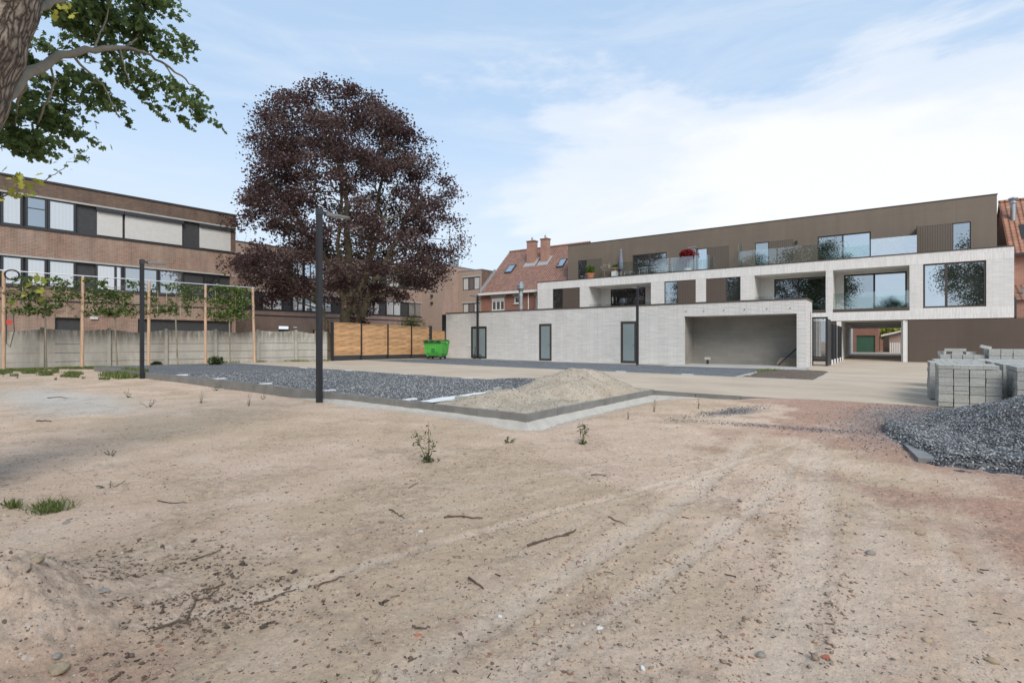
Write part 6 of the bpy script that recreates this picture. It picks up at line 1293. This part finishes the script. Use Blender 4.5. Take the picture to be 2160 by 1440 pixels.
# ------------------------------------------------------------------ paving blocks
bl_v = None
def block_mesh(lx, ly, lz):
    mb = MB(); c = .004; h = (lx/2, ly/2); z = lz
    o4 = [(-h[0], -h[1]), (h[0], -h[1]), (h[0], h[1]), (-h[0], h[1])]; i4 = [(-h[0]+c, -h[1]+c), (h[0]-c, -h[1]+c), (h[0]-c, h[1]-c), (-h[0]+c, h[1]-c)]
    mb.hexa([(*p, 0) for p in o4], [(*p, z-c) for p in o4]); mb.hexa([(*p, z-c) for p in o4], [(*p, z) for p in i4]); return mb
def pavermat():
    m = NT('grey_paving_block'); oi = m.n('ObjectInfo'); p = m.geo(); 
    c = m.ramp(oi.outputs['Random'], [(0, (.34, .34, .31)), (1, (.45, .445, .41))]); f = m.noise(p, 45, 5, .7); c = m.mix(.7, c, m.ramp(f, [(.32, (.62,)*3), (.65, (1.08,)*3)]), 'MULTIPLY')
    c = m.mix(m.ramp(m.noise(p, 2.5, 4), [(.5, (0,)*3), (.8, (.5,)*3)]), c, (.30, .30, .27)); m.col(c); m.b.inputs['Roughness'].default_value = .92; m.bump(f, .6, .006); return m.mat
M['paver'] = pavermat(); BW, BD, BH = .212, .106, .0755; px0, py0, pz0 = .225, .1125, .078
pm = block_mesh(BW, BD, BH).build('paving_block', M['paver']); pm2 = block_mesh(BD, BW, BH).build('paving_block', M['paver']); cnt = 0; first = {1: pm, 2: pm2}; used = {1: False, 2: False}
def put(k, x, y, z, lab, grp, rz=0):
    global cnt
    o = first[k] if not used[k] else first[k].copy()
    if used[k]: COL.objects.link(o)
    used[k] = True; o.location = (x, y, z); o.rotation_euler = (0, 0, rz); tag(o, lab, 'paving block', grp); cnt += 1; return o
def stack(X0_, Y0_, Zg, ny, lab, grp, layers=9, front=4, left=True, top=True, nx=4, twist=0):
    for L in range(layers):
        z = Zg+L*pz0+(.0 if L % 2 else -.006)
        for j in range(ny):
            for i in range(nx):
                if not ((j == 0 and i < front) or (i == 0 and left)): continue
                jx, jy = random.gauss(0, .0022), random.gauss(0, .002)
                put(1, X0_+px0*(i+.5)+jx+twist*j*py0, Y0_+py0*(j+.5)+jy, z, lab, grp, random.gauss(0, .01))
    z = Zg+layers*pz0
    if top:
        for j in range(ny//2):
            for i in range(nx*2 if top is True else top): put(2, X0_+BD*1.018*(i+.5)+twist*j*px0, Y0_+px0*(j+.5)+random.gauss(0, .002), z+random.gauss(0, .0015), lab, grp)
SA = (.69, 12.92, float(g(.7, 13))+.02)
stack(*SA, 10, 'grey concrete paving block in the front stack left of the gravel heap', 'paving blocks of the front stack')
SB = (1.74, 12.62, float(g(1.7, 12.7))+.02)
stack(*SB, 10, 'grey concrete paving block in the stack behind the gravel heap at the right edge', 'paving blocks of the right stack', front=1, top=1)
print('blocks', cnt)
mb = MB()
def bulk(X0_, Y0_, Zg, ny, layers, tight=False, skip=False):
    for L in range(layers):
        for j in range(ny):
            for i in range(4):
                if not (j == 0 or i == 0 or L == layers-1): continue
                x, y, z = X0_+px0*(i+.5)+random.gauss(0, .004), Y0_+py0*(j+.5)+random.gauss(0, .003), Zg+L*pz0
                mb.box(x-BW/2, x+BW/2, y-BD/2, y+BD/2, z, z+BH)
zg = lambda x, y: float(g(x, y))+.02
bulk(.62, 14.35, zg(.7, 14.5), 10, 10); bulk(.78, 15.9, zg(.8, 16), 10, 10); bulk(1.0, 18.0, zg(1, 18), 9, 11); bulk(1.95, 17.9, zg(2, 18), 9, 13)
for k in range(4): bulk(1.72-.02*k, 13.95+k*1.3, zg(1.7, 14+k), 10, 10); bulk(2.68, 12.8+k*1.3, zg(2.7, 13+k), 10, 10)
for (x, y, z, a, b) in ((1.35, 18.1, 11*pz0, .1, 0), (1.62, 18.2, 11*pz0, .5, .0), (1.9, 18.05, 13*pz0, .25, .25), (1.05, 18.3, 11*pz0, 1.3, 0), (1.2, 18.1, 12*pz0, 0, 0), (1.42, 18.1, 12*pz0, 0, 0)):
    zz = zg(1, 18)+z; d = Vector((math.cos(a), math.sin(a)*.6, -b)).normalized()*.11; mb.bar(tuple(Vector((x, y, zz+.05))-d), tuple(Vector((x, y, zz+.05))+d), BD, BH)
# inner fill of the two near stacks
mb.box(SA[0]+px0, SA[0]+4*px0-.01, SA[1]+py0, SA[1]+10*py0-.01, SA[2], SA[2]+9*pz0-.006); mb.box(SB[0]+px0, SB[0]+4*px0, SB[1]+.01, SB[1]+10*py0-.01, SB[2], SB[2]+9*pz0-.006); mb.box(SB[0]+.12, SB[0]+.9, SB[1]+.0, SB[1]+10*py0, SB[2]+9*pz0-.002, SB[2]+10*pz0-.002)
tag(mb.build('paving_blocks', M['paver']), 'further stacks of grey concrete paving blocks behind the two near ones', kind='stuff')
for px_, py_, lab in ((973, 848, 'loose grey block lying on the white fleece nearest the kerb'), (1037, 835, 'loose flat block on the white fleece'), (1050, 832, 'upright loose block at the foot of the sand heap')):
    x, y, z = gpt(px_, py_); o = pm.copy() if px_ != 1050 else pm2.copy(); COL.objects.link(o); o.location = (x, y, z+.02); o.rotation_euler = (0, 0, .3); o.scale = (1.0, 1.3, 1.3) if px_ != 1050 else (1, 1, 1.9); tag(o, lab, 'concrete block'); 
    if 'group' in o: del o['group']
# scrap by the kerb
x, y, z = gpt(1250, 905)
SKYBLUE = (2.4, 3.32, 4.5); SKYPALE = (4.0, 4.4, 4.85); CIRRUS = (3.8, 4.2, 4.7); CLOUD = (4.8, 4.85, 5.0)
SUNP = 1.5; SUNA = 28; EXPO = 1.08
# ------------------------------------------------------------------ light, sky and camera
W = bpy.data.worlds.new('World'); S.world = W; W.use_nodes = True; t = W.node_tree; t.nodes.clear()
def wn(ty): return t.nodes.new('ShaderNode'+ty)
out = wn('OutputWorld'); bg = wn('Background'); t.links.new(bg.outputs[0], out.inputs[0]); bg.inputs['Strength'].default_value = .1
sky = wn('TexSky'); sky.sky_type = 'NISHITA'; sky.sun_disc = False
SUN_EL, SUN_AZ = math.radians(40), math.atan2(-.55, .83)             # azimuth of the sun as a direction in X, Y
sx, sy = .74, -.673                                                   # the sun stands behind the viewer's right shoulder
sky.sun_elevation = SUN_EL; sky.sun_rotation = math.atan2(sx, sy)
sky.air_density = 1.0; sky.dust_density = .6; sky.ozone_density = 1.2
tc = wn('TexCoord'); D = tc.outputs['Generated']
def wm(op, a, b=0, clamp=False):
    o = wn('Math'); o.operation = op; o.use_clamp = clamp
    for i, x in enumerate((a, b)):
        if hasattr(x, 'links'): t.links.new(x, o.inputs[i])
        else: o.inputs[i].default_value = x
    return o.outputs[0]
def wmix(f, a, b, mode='MIX'):
    o = wn('MixRGB'); o.blend_type = mode
    for i, x in enumerate((f, a, b)):
        if hasattr(x, 'links'): t.links.new(x, o.inputs[i])
        else: o.inputs[i].default_value = x if i == 0 else c4(x)
    return o.outputs[0]
def wramp(f, stops):
    o = wn('ValToRGB'); cr = o.color_ramp; cr.interpolation = 'EASE'
    cr.elements[0].position, cr.elements[0].color = stops[0][0], c4(stops[0][1]); cr.elements[1].position, cr.elements[1].color = stops[-1][0], c4(stops[-1][1])
    for p, c in stops[1:-1]: e = cr.elements.new(p); e.color = c4(c)
    t.links.new(f, o.inputs[0]); return o.outputs[0]
def wnoise(sc, scale, det=7, rough=.55, dist=0, loc=(0, 0, 0)):
    mp = wn('Mapping'); mp.inputs['Scale'].default_value = sc; mp.inputs['Location'].default_value = loc; t.links.new(D, mp.inputs[0])
    o = wn('TexNoise'); o.inputs['Scale'].default_value = scale; o.inputs['Detail'].default_value = det; o.inputs['Roughness'].default_value = rough; o.inputs['Distortion'].default_value = dist
    t.links.new(mp.outputs[0], o.inputs[0]); return o.outputs['Fac']
sp = wn('SeparateXYZ'); t.links.new(D, sp.inputs[0]); zz = sp.outputs[2]
def wdot(v):
    o = wn('VectorMath'); o.operation = 'DOT_PRODUCT'; t.links.new(D, o.inputs[0]); o.inputs[1].default_value = tuple(Vector(v).normalized()); return o.outputs['Value']
base = wmix(.78, sky.outputs[0], SKYBLUE)
pale = wramp(wm('ABSOLUTE', zz), [(0, (1,)*3), (.16, (.72,)*3), (.42, (.12,)*3), (.7, (0,)*3)])
base = wmix(wm('MULTIPLY', pale, .85), base, SKYPALE)
n1_ = wnoise((1, 1, 3.2), 1.5, 8, .58, .35); n2_ = wnoise((1.2, .8, 5), 2.6, 8, .6, .6, (3, 1, 2))
bank = wdot(ray(1800, 330)); bank2 = wdot(ray(1350, 420))
m1 = wm('MULTIPLY', wm('SUBTRACT', bank, .80), 2.6, clamp=True)
low = wramp(wm('ABSOLUTE', zz), [(0, (.25,)*3), (.14, (.9,)*3), (.27, (1,)*3), (.42, (.35,)*3), (.6, (.05,)*3)])
cm = wm('ADD', n1_, wm('MULTIPLY', wm('MULTIPLY', m1, low), .55))
cloud = wramp(cm, [(.56, (0,)*3), (.66, (.55,)*3), (.84, (1,)*3)])
c1 = wmix(wm('MULTIPLY', wramp(n2_, [(.42, (0,)*3), (.72, (1,)*3)]), .42), base, CIRRUS)
c2 = wmix(wm('MULTIPLY', cloud, .92), c1, CLOUD)
t.links.new(c2, bg.inputs['Color'])
L = bpy.data.lights.new('sun', 'SUN'); L.energy = SUNP; L.angle = math.radians(SUNA); L.color = (1, .96, .9)
lo = bpy.data.objects.new('sun', L); COL.objects.link(lo)
sd = Vector((sx*math.cos(SUN_EL), sy*math.cos(SUN_EL), math.sin(SUN_EL))); lo.rotation_euler = sd.to_track_quat('Z', 'Y').to_euler()
cam = bpy.data.cameras.new('camera'); cam.sensor_width = 36; cam.lens = 36*F/2160; cam.clip_end = 6000; cam.clip_start = .05
co = bpy.data.objects.new('camera', cam); COL.objects.link(co); co.rotation_euler = (math.pi/2, 0, math.atan2(SS, CC)); S.camera = co
S.view_settings.view_transform = 'Standard'; S.view_settings.look = 'None'; S.view_settings.exposure = EXPO; S.view_settings.gamma = 1
S.render.engine = 'CYCLES'
